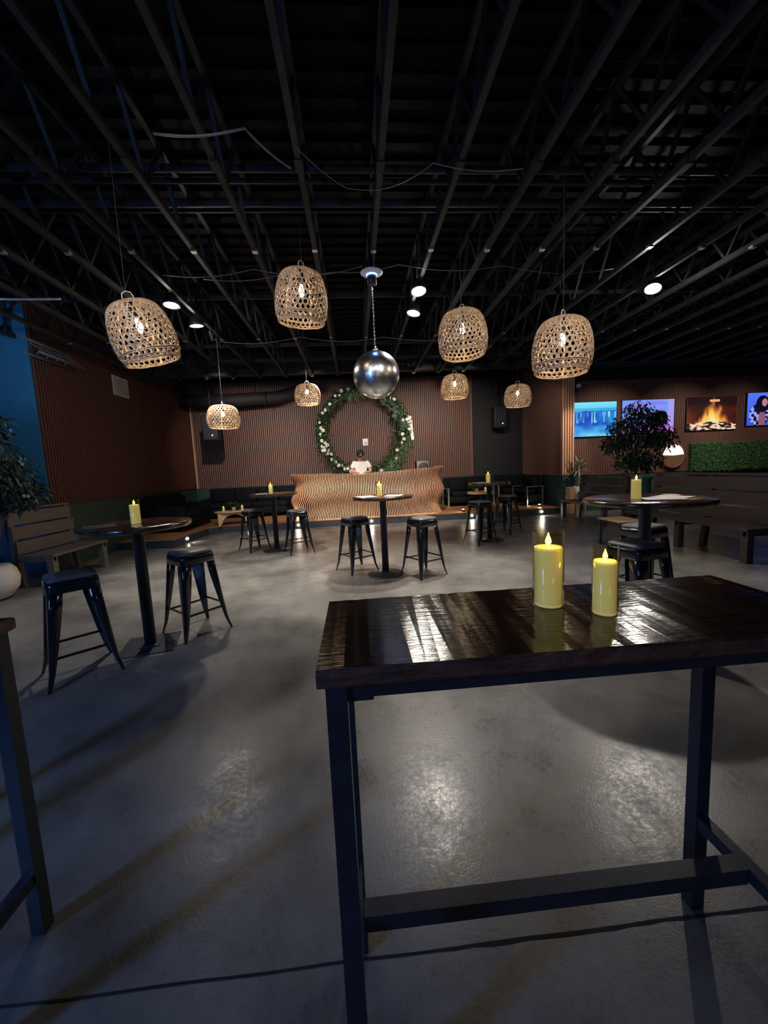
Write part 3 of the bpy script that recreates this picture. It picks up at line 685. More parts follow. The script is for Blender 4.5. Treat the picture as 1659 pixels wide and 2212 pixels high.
# ------------------------------------------------------------------ long high table in front (and its twin at the left edge)
def long_table(x0, x1, y0, y1, zt, label, name='high_table', strz=.31):
    t = thing(name, label, 'table', (x0, y0, 0)); W = x1-x0; D = y1-y0; T = .036; g = .04
    b = MB(); rr_ = random.Random(11); n = 44
    # board with slightly wavy worn arrises: loft of cross-sections along the length
    rings = []
    for i in range(n+1):
        x = W*i/n; j = lambda s=.0016: rr_.uniform(-s, s)
        z0 = zt-T; rings.append([Vector((x, .004, z0)), Vector((x, 0+j(), z0+.006)), Vector((x, 0+j(), zt-.006)), Vector((x, .006+j(), zt+j(.0006))),
                                 Vector((x, D-.006+j(), zt+j(.0006))), Vector((x, D+j(), zt-.006)), Vector((x, D, z0+.004)), Vector((x, D-.004, z0))])
    N8 = 8
    b.loft(rings, True, smooth=False)
    for fi, f in enumerate(b.f):
        if len(f) == 4:
            ks = set(v % N8 for v in f)
            b.m[fi] = 0 if ks <= {3, 4} or ks == {3, 4} else 1
        else: b.m[fi] = 1
    b.build('tabletop', [M_TABLE, M_TEDGE], t)
    q = MB(); q.box((.02, .02, zt-T-g*.8), (W-.02, .02+g*.6, zt-T)); q.box((.02, D-.02-g*.6, zt-T-g*.8), (W-.02, D-.02, zt-T))
    q.box((.02, .02, zt-T-g*.8), (.02+g*.6, D-.02, zt-T)); q.box((W-.02-g*.6, .02, zt-T-g*.8), (W-.02, D-.02, zt-T))
    q.build('apron_frame', M_NAVY, t)
    for x in (.014, W-.014-g):
        for y in (.014, D-.014-g): MB().box((x, y, 0), (x+g, y+g, zt-T-.001)).build('leg', M_NAVY, t)
    for x in (.014, W-.014-g): MB().box((x+.004, .014+g, strz-.02), (x+g-.004, D-.014-g, strz+.018)).build('side_stretcher', M_NAVY, t)
    MB().box((.014+g, D/2-.022, strz-.022), (W-.014-g, D/2+.022, strz+.022)).build('foot_rail', M_NAVY, t)
    b = MB(); b.box((.014+g, .022, zt-T-g*.8-.008), (.014+g+.05, .05, zt-T-g*.8)); b.build('corner_plate', M_NAVY, t)
    return t
long_table(-.092, 1.035, .672, 1.058, 1.07, 'dark lacquered long high table in the foreground, two candles on it')
long_table(-2.10, -1.055, .80, 1.215, 1.035, 'dark high table cut off by the left edge of the picture', strz=.20)
candle((.462, .905, 1.0705), .0365, .188, 'tall yellow candle in glass on the foreground table', 1.2)
candle((.557, .828, 1.0705), .0275, .160, 'shorter yellow candle in glass on the foreground table', 1.0)

# ------------------------------------------------------------------ round high tables
def round_table(x, y, r, zt, base, lb, rz=0):
    t = thing('round_high_table', lb, 'table', (x, y, 0), rz, 'round high tables')
    b = MB(); n = 56; rr_ = random.Random(int(x*100)); ph = [rr_.uniform(0, 6) for _ in range(3)]
    def rad(a): return r*(1+.012*math.sin(3*a+ph[0])+.008*math.sin(7*a+ph[1]))
    rings = []
    for (k, z) in ((.93, zt-.045), (.985, zt-.040), (1.0, zt-.022), (.995, zt-.008), (.975, zt), (.5, zt), (.02, zt)):
        rings.append([Vector((rad(2*PI*i/n)*k*math.cos(2*PI*i/n), rad(2*PI*i/n)*k*math.sin(2*PI*i/n), z)) for i in range(n)])
    b.loft(rings, True); b.build('tabletop', M_ROUND, t)
    MB().lathe([(.045, .02), (.045, zt-.06), (.11, zt-.058), (.11, zt-.046)], n=28).build('pole', M_NAVY, t)
    b = MB()
    if base == 'disc': b.lathe([(.25, 0), (.25, .006), (.235, .014), (.07, .022), (.055, .04)], n=40)
    else:
        b.rbox((-.21, -.21, 0), (.21, .21, .012), .01); b.rbox((-.08, -.08, .012), (.08, .08, .022), .01)
    b.build('base_plate', M_NAVY, t)
    return t
TABS = [(-1.85, 3.36, .42, 1.07, 'sq', 'round high table at the left between two stools, square base', .25),
        (.34, 5.16, .40, 1.07, 'disc', 'round high table in front of the booth centre', 0),
        (-1.54, 7.28, .43, 1.07, 'disc', 'round high table at the far left before the black sofa', 0),
        (2.45, 7.02, .38, 1.085, 'disc', 'round high table at the far right near the low round table', 0),
        (2.40, 3.06, .47, 1.085, 'disc', 'round high table at the right before the dark benches', 0)]
for a in TABS: round_table(*a[:6], a[6])
CN = [(-1.82, 3.30, 'yellow candle on the left round high table'), (.30, 5.08, 'yellow candle on the middle round high table'),
      (-1.56, 7.22, 'yellow candle on the far left round high table'), (2.42, 6.98, 'yellow candle on the far right round high table'), (2.27, 3.0, 'yellow candle on the right round high table')]
for (x, y, lb), tb in zip(CN, TABS): candle((x, y, tb[3]+.0005), .040, .20, lb, .8, None)
def paper(x, y, z, w, d, rz, lb, m=None, name='menu_sheet', cat='menu'):
    b = MB(); n = 5
    for i in range(n):
        pass
    rings = [[Vector((-w/2+w*i/n, -d/2, .001+.004*abs(i/n-.5))), Vector((-w/2+w*i/n, d/2, .001+.004*abs(i/n-.5))), Vector((-w/2+w*i/n, d/2, .0025+.004*abs(i/n-.5))), Vector((-w/2+w*i/n, -d/2, .0025+.004*abs(i/n-.5)))] for i in range(n+1)]
    b.loft(rings, True, smooth=False); o = b.build(name, m or M_PAPER); o.location = (x, y, z); o.rotation_euler = (0, 0, rz); tag(o, lb, cat)
paper(.12, 5.05, 1.0705, .22, .30, .3, 'white menu sheet left of the candle on the middle round table')
paper(.48, 5.02, 1.0705, .22, .28, -.3, 'white menu sheet right of the candle on the middle round table')
paper(-1.70, 7.10, 1.0705, .20, .24, .2, 'white menu sheet on the far left round table')
paper(2.26, 6.95, 1.0855, .20, .26, .1, 'white menu sheet on the far right round table')
paper(2.44, 2.92, 1.0855, .20, .28, 1.2, 'menu sheet beside the candle on the right round table')
paper(2.60, 3.02, 1.0855, .19, .26, .4, 'second menu sheet farther right on the right round table')
paper(-2.06, 3.22, 1.0705, .22, .30, .6, 'dark menu folder on the left round table', M_CORD)

# ------------------------------------------------------------------ metal stools
def stool():
    t = thing('metal_stool', 'x', 'stool'); H = .745; a = .145; f = .215
    b = MB()   # pressed seat pan: rounded square, with downturned skirt
    def sq(h_, r_, z, n=5):
        ring = []
        for (cx, cy, a0) in ((h_-r_, h_-r_, 0), (-(h_-r_), h_-r_, PI/2), (-(h_-r_), -(h_-r_), PI), (h_-r_, -(h_-r_), 1.5*PI)):
            for k in range(n+1): tt = a0+k/n*PI/2; ring.append(Vector((cx+r_*math.cos(tt), cy+r_*math.sin(tt), z)))
        return ring
    b.loft([sq(a+.014, .04, H-.085), sq(a+.010, .04, H-.03), sq(a+.006, .04, H-.008), sq(a-.006, .035, H), sq(.02, .01, H-.006)], True); b.build('seat', M_GLOSSBLK, t)
    b = MB(); b.loft([sq(a+.002, .045, H-.002), sq(a+.006, .05, H+.008), sq(a-.002, .05, H+.022), sq(a-.03, .05, H+.030), sq(.03, .02, H+.033)], True); b.build('seat_pad', M_PAD, t)
    for sx in (1, -1):
        for sy in (1, -1):
            top = Vector((sx*(a+.002), sy*(a+.002), H-.02)); bot = Vector((sx*f, sy*f, 0)); rings = []
            for (k, wd) in ((0, .088), (.25, .080), (.6, .056), (.85, .034), (.93, .027), (1.0, .020)):
                c = top.lerp(bot, k); fl = .012*max(0, k-.85)/.15; c += Vector((sx*fl, sy*fl, 0))
                u = Vector((sx, 0, 0)); v = Vector((0, sy, 0)); th = .006
                # folded V section: two flanges meeting at the outer corner, rounded
                e_ = min(.022, wd*.45); arc = [c-(u+v)*e_+u*e_*math.sin(g)+v*e_*math.cos(g) for g in [PI/2*i_/5 for i_ in range(6)]]
                q = arc[::-1]+[]; q = arc+[c-v*wd, c-v*wd-u*th, c-u*th*1.6-v*th*1.6, c-u*wd-v*th, c-u*wd]
                q = q[:6]+q[6:]
                if sx*sy > 0: q = q[::-1]
                rings.append(q)
            b = MB(); b.loft(rings, True, smooth=True); b.build('leg', M_GLOSSBLK, t)
    def at(k, sx, sy): return Vector((sx*(a+.002+(f-a)*k-.012), sy*(a+.002+(f-a)*k-.012), (H-.02)*(1-k)))
    for (p, q) in (((1, 1), (-1, 1)), ((-1, 1), (-1, -1)), ((-1, -1), (1, -1)), ((1, -1), (1, 1))):
        k = .66 if p[0] == q[0] else .70
        b = MB(); b.bar(at(k, *p), at(k, *q), .006, .018); b.build('foot_bar', M_GLOSSBLK, t)
    b = MB(); b.bar(Vector((-.13, -.13, H-.09)), Vector((.13, .13, H-.09)), .022, .004); b.bar(Vector((-.13, .13, H-.095)), Vector((.13, -.13, H-.095)), .022, .004); b.build('cross_brace', M_GLOSSBLK, t)
    return t
S0 = stool()
STL = [(-2.15, 2.97, .72, 'black metal stool nearest the left edge of the picture'),
       (-1.56, 3.63, .85, 'black metal stool right of the left round table pole'),
       (-.05, 5.46, .55, 'black metal stool left of the middle round table pole'),
       (.84, 5.02, .50, 'black metal stool right of the middle round table pole'),
       (-1.98, 7.42, .75, 'black metal stool left of the far left table pole'),
       (-1.08, 6.96, .42, 'black metal stool right of the far left table pole'),
       (2.20, 6.82, .40, 'black metal stool left of the far right table pole'),
       (3.04, 7.66, .62, 'black metal stool right of the far right table pole'),
       (2.22, 2.98, .25, 'nearer black stool behind the foreground candles, tucked under the right table'),
       (2.78, 3.56, .35, 'farther black stool with a pale-lit pad under the right table')]
for i, (x, y, rz, lb) in enumerate(STL):
    t = S0 if i == 0 else dup(S0, (x, y, 0)); t.location = (x, y, 0); t.rotation_euler = (0, 0, rz); t['label'] = lb; t['group'] = 'black metal bar stools'
    if i == 8: t.location = (2.16, 2.84, 0)

# ------------------------------------------------------------------ benches
def bench(x, y0, y1, facing, m, lb, ht=1.08, sh=.45, dp=.52):
    """x: front edge of the seat; the back stands behind it (away from facing)"""
    t = thing('plank_bench', lb, 'bench', (x, (y0+y1)/2, 0)); s = -facing; L_ = (y1-y0)/2
    b = MB()
    for k in range(3):
        xa = s*(dp/3*k); xb = s*(dp/3*(k+1)-.012); b.box((min(xa, xb), -L_, sh-.035), (max(xa, xb), L_, sh))
    b.build('seat', m, t)
    z0 = sh+.02; ph = (ht-z0)/3
    for k in range(3):
        xo = s*(dp-.06+.035*k); b = MB(); b.box((min(xo, xo+s*.03), -L_, z0+ph*k), (max(xo, xo+s*.03), L_, z0+ph*(k+1)-.022)); b.build('back_plank', m, t)
    xo = s*(dp+.01); b = MB()
    b.box((min(xo, xo+s*.12)-.0, -L_, ht), (max(xo, xo+s*.12), L_, ht+.03)); b.build('top_rail', m, t)
    n = 2 if L_ < 1 else 3
    for i in range(n):
        y = -L_+.05+(2*L_-.1)*i/(n-1)
        xa, xb = s*.02, s*.11; MB().box((min(xa, xb), y-.045, 0), (max(xa, xb), y+.045, sh-.035)).build('front_leg', m, t)
        b = MB(); b.bar((s*(dp-.05), y, 0), (s*(dp+.07), y, ht), .08, .07, (1, 0, 0)); b.build('rear_leg', m, t)
        b = MB(); b.box((min(s*.02, s*dp), y-.02, sh-.10), (max(s*.02, s*dp), y+.02, sh-.035)); b.build('bearer', m, t)
    return t
bench(-4.25, 5.62, 6.80, 1, M_BENCH, 'pale plank bench against the left wall beside the white bowl pot')
bench(5.05, 7.62, 9.30, -1, M_BENCHD, 'dark plank bench at the right, farther one, beside the spiky plant', 1.02)
bench(4.90, 4.50, 6.72, -1, M_BENCHD, 'dark plank bench at the right edge, nearer and larger one', 1.10)
t = thing('side_table', 'low pale side table before the dark benches, under the right table', 'table', (4.25, 5.95, 0))
MB().rbox((-.22, -.28, .41), (.22, .28, .44), .02).build('tabletop', M_PLYW, t)
for sx in (-1, 1):
    for sy in (-1, 1): MB().box((sx*.18-.02, sy*.24-.02, 0), (sx*.18+.02, sy*.24+.02, .41)).build('leg', M_BENCHD, t)

# ------------------------------------------------------------------ sofas on the stage
def sofa(x, y, w, d, rz, lb, frame=False):
    t = thing('black_sofa', lb, 'sofa', (x, y, ST), rz)
    MB().rbox((-w/2, -d/2, .10), (w/2, d/2, .30), .05).build('base', M_SOFA, t)
    n = max(1, round(w/.75))
    for i in range(n):
        x0 = -w/2+.12+(w-.24)*i/n; x1 = -w/2+.12+(w-.24)*(i+1)/n
        MB().rbox((x0+.006, -d/2, .30), (x1-.006, d/2-.2, .44), .05).build('seat_cushion', M_SOFA, t)
        MB().rbox((x0+.006, d/2-.32, .44), (x1-.006, d/2-.14, .80), .07).build('back_cushion', M_SOFA, t)
    MB().rbox((-w/2, d/2-.16, .20), (w/2, d/2, .86), .05).build('back', M_SOFA, t)
    if not frame:
        for s in (-1, 1): MB().rbox((s*w/2-(.14 if s > 0 else 0), -d/2, .2), (s*w/2+(0 if s > 0 else .14), d/2, .60), .05).build('armrest', M_SOFA, t)
        for sx in (-1, 1):
            for sy in (-1, 1): MB().lathe([(.02, 0), (.025, .10)], c=(sx*(w/2-.08), sy*(d/2-.08), 0), n=10).build('foot', M_BLKPL, t)
    else:
        for s in (-1, 1):
            b = MB(); xx = s*(w/2+.02)
            b.bar((xx, -d/2, 0), (xx, -d/2, .56), .05, .02, (0, 1, 0)); b.bar((xx, -d/2, .55), (xx, d/2-.1, .55), .05, .02); b.bar((xx, d/2-.1, .56), (xx, d/2-.1, 0), .05, .02, (0, 1, 0)); b.bar((xx, -d/2, .012), (xx, d/2-.1, .012), .05, .02)
            b.build('steel_arm_frame', M_CHROME, t)
    return t
sofa(-3.05, 11.95, 2.9, .9, 0, 'long black sofa along the slatted back wall, left of the booth')
sofa(-4.4, 9.95, 1.7, .9, PI/2, 'black sofa standing against the left wall on the stage')
sofa(3.45, 11.9, 1.35, .85, 0, 'black armchair with steel frame right of the booth', True)
sofa(4.95, 12.0, 1.0, .8, -.15, 'black armchair with steel frame in the dark back corner', True)
sofa(5.0, 10.95, .62, .62, -1.35, 'black armchair with steel frame nearest the corner column', True)

# coffee table with arched legs and its things
def arch_table(x, y, rz, lb, w=.95, d=.55, h=.36):
    t = thing('arched_coffee_table', lb, 'table', (x, y, ST), rz)
    b = MB(); b.lathe([(.5, h-.03), (.5, h)], n=40, M=Matrix.Diagonal((w, d, 1, 1))); b.build('tabletop', M_PLYW, t)
    for s in (-1, 1):
        b = MB(); n = 18; top = []; bot = []
        for i in range(n+1):
            u = -1+2*i/n; xx = u*w*.40; zi = 0 if abs(u) > .80 else (h-.08)*math.sqrt(max(0, 1-(u/.80)**2)); top.append((xx, h-.03)); bot.append((xx*1.0, zi))
        vs = [Vector((p[0], s*d*.28+q, p[1])) for q in (-.012, .012) for p in top+bot]; m = n+1
        fs = []
        for i in range(n): fs += [(i, i+1, m+i+1, m+i), (2*m+i+1, 2*m+i, 3*m+i, 3*m+i+1), (m+i, m+i+1, 3*m+i+1, 3*m+i), (i+1, i, 2*m+i, 2*m+i+1)]
        fs += [(0, m, 3*m, 2*m), (n, 2*m+n, 3*m+n, m+n)]
        b.add(vs, fs); b.build('arched_leg', M_PLYW, t)
    return t
arch_table(-3.12, 10.05, .2, 'pale plywood coffee table with arched legs at the stage left')
t = thing('low_round_table', 'low round wooden table among the black armchairs at right', 'table', (3.55, 10.9, ST))
MB().lathe([(.36, .40), (.38, .42), (.38, .45), (.36, .46)], n=36).build('tabletop', M_PLYW, t); MB().lathe([(.18, 0), (.16, .02), (.05, .06), (.05, .40)], n=20).build('pedestal', M_BENCHD, t)
def small_plant(x, y, z, lb, n=60, sp=.14, m=None, flowers=False):
    t = thing('potted_plant', lb, 'plant', (x, y, z))
    MB().lathe([(.035, 0), (.05, .07), (.055, .10), (.048, .10), (.044, .085)], n=16).build('pot', M_POT, t)
    r = random.Random(int(abs(x*31)+7)); b = MB(); b.lathe([(.044, .08), (.001, .088)], n=12, cap=False)
    for i in range(n):
        a = r.uniform(0, 6.28); e = r.uniform(.3, 1.3); d = Vector((math.cos(a)*math.cos(e), math.sin(a)*math.cos(e), math.sin(e)))
        b.leaf(Vector((0, 0, .09)), d, Vector((0, 0, 1)), r.uniform(.5, 1.1)*sp*1.25, .026, .5)
    b.build('foliage', m or M_LEAF3, t)
    return t
CTZ = ST+.36
small_plant(-3.12, 10.02, CTZ, 'green plant in a white pot on the arched coffee table', 90, .17)
candle((-3.36, 9.98, CTZ), .032, .13, 'short yellow candle left of the plant on the arched coffee table', .5)
candle((-2.90, 9.98, CTZ), .032, .14, 'short yellow candle right of the plant on the arched coffee table', .5)
small_plant(3.42, 10.86, ST+.46, 'trailing green plant in a white pot on the low round table', 90, .20)
candle((3.66, 10.80, ST+.46), .034, .12, 'short yellow candle on the low round table', .5)

# ------------------------------------------------------------------ trees and plants
def branch(b, p, d, ln, r, depth, tips, rr_, spread=.55, up=.15):
    n = 4; pts = [p]; rad = [r]; q = p.copy(); dd = d.normalized()
    for i in range(n):
        dd = (dd+Vector((rr_.gauss(0, .12), rr_.gauss(0, .12), rr_.gauss(up*.3, .08)))).normalized(); q = q+dd*ln/n; pts.append(q.copy()); rad.append(r*(1-.4*(i+1)/n))
    b.tube(pts, rad, 6)
    if depth <= 1: tips += [(pts[2], dd), (pts[3], dd), (q, dd)]
    if depth > 0:
        for k in range(3):
            nd = (dd+Vector((rr_.gauss(0, spread), rr_.gauss(0, spread), rr_.gauss(up, spread*.5)))).normalized()
            branch(b, q, nd, ln*.72, r*.6, depth-1, tips, rr_, spread, up)
def tree(loc, lb, pot, trunk_h, crown, leaves, m, seed, ll=(.07, .11), lw=.03, droop=.5, clumps=None, potm=None, flowers=0, trunks=1):
    t = thing('potted_tree', lb, 'tree', loc); rr_ = random.Random(seed); prof_, soil_z = pot
    MB().lathe(prof_, n=40).build('pot', potm or M_POT, t)
    MB().lathe([(prof_[-1][0]*.98, soil_z), (.001, soil_z+.01)], n=24, cap=False).build('soil', M_SOIL, t)
    b = MB(); tips = []
    for k in range(trunks):
        a = k*2.4+1; branch(b, Vector((.03*math.cos(a), .03*math.sin(a), soil_z-.05)), Vector((.18*math.cos(a)*(trunks > 1), .18*math.sin(a)*(trunks > 1), 1)), (trunk_h-soil_z)*.85, .024, 2, tips, rr_, .38)
    b.build('trunk', M_BARK, t)
    b = MB()
    for i in range(leaves):
        cx, cy, cz, rx, ry, rz = rr_.choice(crown)
        # fill towards the shell of each clump
        v = Vector((rr_.gauss(0, 1), rr_.gauss(0, 1), rr_.gauss(0, 1))).normalized()*(rr_.random()**.45)
        p = Vector((cx+v.x*rx, cy+v.y*ry, cz+v.z*rz)); d = Vector((v.x+rr_.gauss(0, .5), v.y+rr_.gauss(0, .5), -droop+rr_.gauss(0, .4)))
        b.leaf(p, d, Vector((rr_.gauss(0, .4), rr_.gauss(0, .4), 1)), rr_.uniform(*ll), lw*rr_.uniform(.8, 1.2), .3)
    # twigs
    for i in range(60):
        cx, cy, cz, rx, ry, rz = rr_.choice(crown); p = Vector((cx, cy, cz)); q = p+Vector((rr_.gauss(0, rx*.5), rr_.gauss(0, ry*.5), rr_.gauss(0, rz*.5)))
    f = b.build('foliage', m, t)
    for i in range(flowers):
        cx, cy, cz, rx, ry, rz = rr_.choice(crown); v = Vector((rr_.gauss(0, 1)+.7, rr_.gauss(0, 1)-1, rr_.gauss(0, .7))).normalized()
        p = Vector((cx+v.x*rx, cy+v.y*ry, cz+v.z*rz)); fb = MB()
        for k in range(5): a = k*1.256; fb.leaf(p, Vector((math.cos(a), -.4, math.sin(a))), Vector((0, -1, 0)), .028, .022, .1)
        fb.build('flower', M_WHITE, t)
    return t
tree((-4.68, 5.12, 0), 'leafy tree with white blossoms in a white bowl pot at the left edge', ([(.12, 0), (.20, .03), (.28, .14), (.30, .26), (.27, .37), (.22, .43), (.20, .43)], .40),
     1.15, [(0, 0, 1.75, .52, .45, .40), (.30, -.05, 1.55, .45, .40, .35), (-.3, 0, 1.6, .5, .45, .45), (.1, 0, 2.15, .35, .35, .28), (.35, .1, 1.30, .36, .35, .22), (.05, .1, 1.38, .4, .4, .22)], 4600, M_LEAF2, 21, (.07, .12), .032, .3, flowers=12, trunks=3)
tree((6.08, 8.02, 0), 'dark leafy tree in a teal pot between the two dark benches', ([(.20, 0), (.26, .02), (.27, .5), (.26, .92), (.29, .96), (.29, 1.0), (.25, 1.0)], .95),
     1.45, [(.0, 0, 2.35, .32, .3, .28), (-.28, 0, 2.05, .38, .35, .30), (.3, 0, 1.95, .42, .35, .30), (.5, 0, 1.80, .35, .3, .28), (-.50, 0, 1.72, .30, .3, .22), (0, 0, 1.85, .45, .4, .35), (-.18, 0, 1.35, .35, .3, .24), (.22, 0, 1.35, .32, .3, .26), (.42, 0, 2.25, .18, .2, .16)], 3400, M_LEAF, 33, (.07, .12), .034, .7, potm=M_TEAL, trunks=2)
# spiky plant in white pot with a wooden stand beside it
t = thing('spiky_plant', 'tall thin spiky plant in a white pot by the corner column', 'plant', (5.80, 9.76, 0))
MB().lathe([(.10, .36), (.13, .50), (.15, .73), (.135, .73), (.12, .70)], n=28).build('pot', M_POT, t)
b = MB(); b.box((-.14, -.14, .30), (.14, .14, .355))
for sx in (-1, 1):
    for sy in (-1, 1): b.box((sx*.11-.02, sy*.11-.02, 0), (sx*.11+.02, sy*.11+.02, .30))
b.build('stand', M_PLYW, t)
b = MB(); b.tube([(0, 0, .68), (.01, 0, .95), (-.01, 0, 1.20)], .017, 8); b.build('stem', M_SPEAR, t)
b = MB(); r = random.Random(4)
for i in range(70):
    a = r.uniform(0, 6.28); e = r.uniform(-.5, 1.45); d = Vector((math.cos(a)*math.cos(e), math.sin(a)*math.cos(e), math.sin(e))); b.leaf(Vector((0, 0, 1.16+r.uniform(-.06, .08))), d, Vector((0, 0, 1)), r.uniform(.28, .48), .032, .15)
b.build('spiky_leaves', M_SPEAR, t)
t = thing('wooden_crate', 'light wooden board box beside the white pot by the column', 'box', (5.55, 9.72, 0))
MB().box((-.07, -.1, .02), (.07, .1, .72)).build('body', M_PLYW, t); MB().box((-.08, -.11, 0), (.08, .11, .02)).build('base', M_BENCHD, t)

# ------------------------------------------------------------------ screens
def clamp(v): return max(0, min(1, v))
def lerp3(a, c, t): t = clamp(t); return tuple(a[i]+(c[i]-a[i])*t for i in range(3))
def vn(x, y, s=0):
    def h(i, j): return math.sin(i*127.1+j*311.7+s*74.7)*43758.5453 % 1
    i, j = math.floor(x), math.floor(y); fx, fy = x-i, y-j; fx = fx*fx*(3-2*fx); fy = fy*fy*(3-2*fy)
    return (h(i, j)*(1-fx)+h(i+1, j)*fx)*(1-fy)+(h(i, j+1)*(1-fx)+h(i+1, j+1)*fx)*fy
def falls(u, v):
    if v > .82: return lerp3((.25, .75, .95), (.35, .90, 1), (v-.82)/.18)
    if v > .72+.04*vn(u*6, 1): return lerp3((.10, .52, .78), (.20, .62, .85), vn(u*5, v*20))
    c = lerp3((.01, .14, .60), (.05, .38, .85), vn(u*9, v*8, 2))
    fall = vn(u*34, v*3, 5)*clamp((v-.30)/.12)*clamp((.80-v)/.1)
    if fall > .60: c = lerp3(c, (.45, .88, .98), (fall-.60)*5)
    mist = vn(u*7, v*7, 9)*clamp((.34-v)/.25)+.25*clamp((u-.7)*3)*vn(u*16, v*14, 3)
    return lerp3(c, (.30, .80, 1), mist*1.1)
def dusk(u, v):
    c = lerp3((.42, .30, .90), (.30, .48, .98), v+.3*vn(u*3, v*3))
    if vn(u*4, v*9, 4) > .6: c = lerp3(c, (.50, .22, .80), .6)
    if u > .88: c = lerp3(c, (.62, .50, .90), .7)
    if v < .2: c = lerp3(c, (.85, .30, .75), .6)
    return c
def fire(u, v):
    bg = lerp3((.18, .04, .02), (.05, .005, .02), v*1.2)
    bg = lerp3(bg, (.75, .28, .10), clamp(vn(u*7, v*3, 1)*1.2-.35)*clamp(1.1-v*1.4))
    top = .95-1.55*abs(u-.53)**.85+.34*(vn(u*9, v*3, 6)-.5)+.2*(vn(u*24, v*6, 8)-.5)
    f = clamp((top-v)*3.2); c = lerp3(bg, (1, .45, .10), f); c = lerp3(c, (1, .85, .30), clamp((top-v)*3-.5))
    c = lerp3(c, (.75, 1, .75), clamp((top-v)*2.4-.9)*clamp(1.3-abs(u-.5)*3))
    if v < .26-abs(u-.5)*.12:
        l = vn(u*16+v*14, v*22-u*4, 3); c = lerp3((.06, .01, .02), (1, .80, .60), clamp((l-.42)*4))
    if .86 < v < .93 and abs(u-.55) < .10: c = (1, .55, .35)
    return c
def show(u, v):
    c = lerp3((.10, .18, .85), (.20, .34, 1), v*.8+.2*vn(u*8, v*2))
    def el(cx, cy, rx, ry): return ((u-cx)/rx)**2+((v-cy)/ry)**2 < 1
    if el(.24, .32, .20, .36):
        c = (.02, .02, .08) if vn(u*18, v*16, 7) < .62 else (.45, .50, .95)
    if el(.30, .18, .07, .28) : c = (.42, .20, .30)
    if el(.30, .66, .13, .26): c = (.01, .01, .05)
    if el(.34, .70, .055, .12): c = (.62, .34, .40)
    if el(.60, .34, .17, .34): c = (.24, .44, .95)
    if el(.68, .74, .13, .20): c = (.02, .01, .04)
    if el(.64, .74, .05, .12): c = (.60, .34, .42)
    return c
def tv(x, z, w, h, fn, lb, y=10.21):
    t = thing('wall_screen', lb, 'television', (x, y, z)); g = 'screens in a row on the slatted wall'; t['group'] = g
    MB().rbox((-w/2-.012, -.03, -h/2-.012), (w/2+.012, .01, h/2+.012), .008).build('bezel', M_BLKPL, t)
    nx, ny = 150, 88; me = bpy.data.meshes.new('screen'); vs = [(-w/2+w*i/nx, -.032, -h/2+h*j/ny) for j in range(ny+1) for i in range(nx+1)]
    fs = [(j*(nx+1)+i, j*(nx+1)+i+1, (j+1)*(nx+1)+i+1, (j+1)*(nx+1)+i) for j in range(ny) for i in range(nx)]
    me.from_pydata(vs, [], fs); ca = me.color_attributes.new('picture', 'FLOAT_COLOR', 'POINT')
    for j in range(ny+1):
        for i in range(nx+1): ca.data[j*(nx+1)+i].color = (*[q**1.45 for q in fn(i/nx, j/ny)], 1)
    m = MC.get('screen_picture')
    if not m:
        m = bpy.data.materials.new('screen_picture'); m.use_nodes = True; N = m.node_tree.nodes; L = m.node_tree.links; bs = N['Principled BSDF']
        at = N.new('ShaderNodeAttribute'); at.attribute_name = 'picture'; bs.inputs['Base Color'].default_value = (.01, .01, .01, 1); bs.inputs['Roughness'].default_value = .3
        L.new(at.outputs['Color'], bs.inputs['Emission Color']); bs.inputs['Emission Strength'].default_value = .95; MC['screen_picture'] = m
    me.materials.append(m); o = bpy.data.objects.new('screen', me); C.objects.link(o); o.parent = t
    b = MB(); b.box((-.15, .01, -.12), (.15, .035, .12)); b.build('wall_mount', M_BLKPL, t)
tv(6.44, 2.48, 1.30, .90, falls, 'wall screen showing blue waterfalls, leftmost of the row')
tv(7.99, 2.50, 1.48, .88, dusk, 'wall screen with a purple picture behind the dark tree')
tv(9.83, 2.51, 1.44, .88, fire, 'wall screen showing a burning camp fire')
tv(11.62, 2.58, 1.50, .88, show, 'wall screen showing dark-haired people on blue, at the right edge')
# turf panel and lit round niche
b = MB(); b.box((9.25, 10.14, .96), (13.4, 10.22, 1.72)); r = random.Random(8)
for i in range(6500):
    p = Vector((r.uniform(9.25, 12.6), 10.14, r.uniform(.96, 1.72))); b.leaf(p, Vector((r.gauss(0, .7), -.8, r.gauss(-.1, .7))), Vector((0, -1, .3)), r.uniform(.04, .08), .018, .2)
tag(b.build('turf_panel', M_TURF), 'long green artificial turf panel on the wall below the screens', 'panel', kind=None)
t = thing('round_wall_light', 'round glowing wall light behind the dark tree, beside the turf panel', 'wall light', (8.72, 10.14, 1.42))
Mx = Matrix.Rotation(PI/2, 4, 'X')
MB().lathe([(.33, -.08), (.36, -.04), (.36, 0), (.31, .02), (.30, 0)], n=48, M=Mx, cap=False).build('frame', M_SLAT, t)
b = MB(); n = 30; a0 = [.06+ (PI-.12)*i/n for i in range(n+1)]
b.add([Vector((0, -.005, .0))]+[Vector((.30*math.cos(a), -.005, .30*math.sin(a))) for a in a0], [(0, i, i+1) for i in range(1, n+1)])
b.build('glowing_upper_half', mat('cream_glow', (1, .9, .7), .5, emis=(1, .85, .62), estr=2.2), t)
b = MB(); b.add([Vector((0, -.004, -.0))]+[Vector((.30*math.cos(a), -.004, -.30*math.sin(a))) for a in a0], [(0, i+1, i) for i in range(1, n+1)]); b.build('lower_half', mat('shaded_wood', srgb((120, 90, 66)), .5), t)

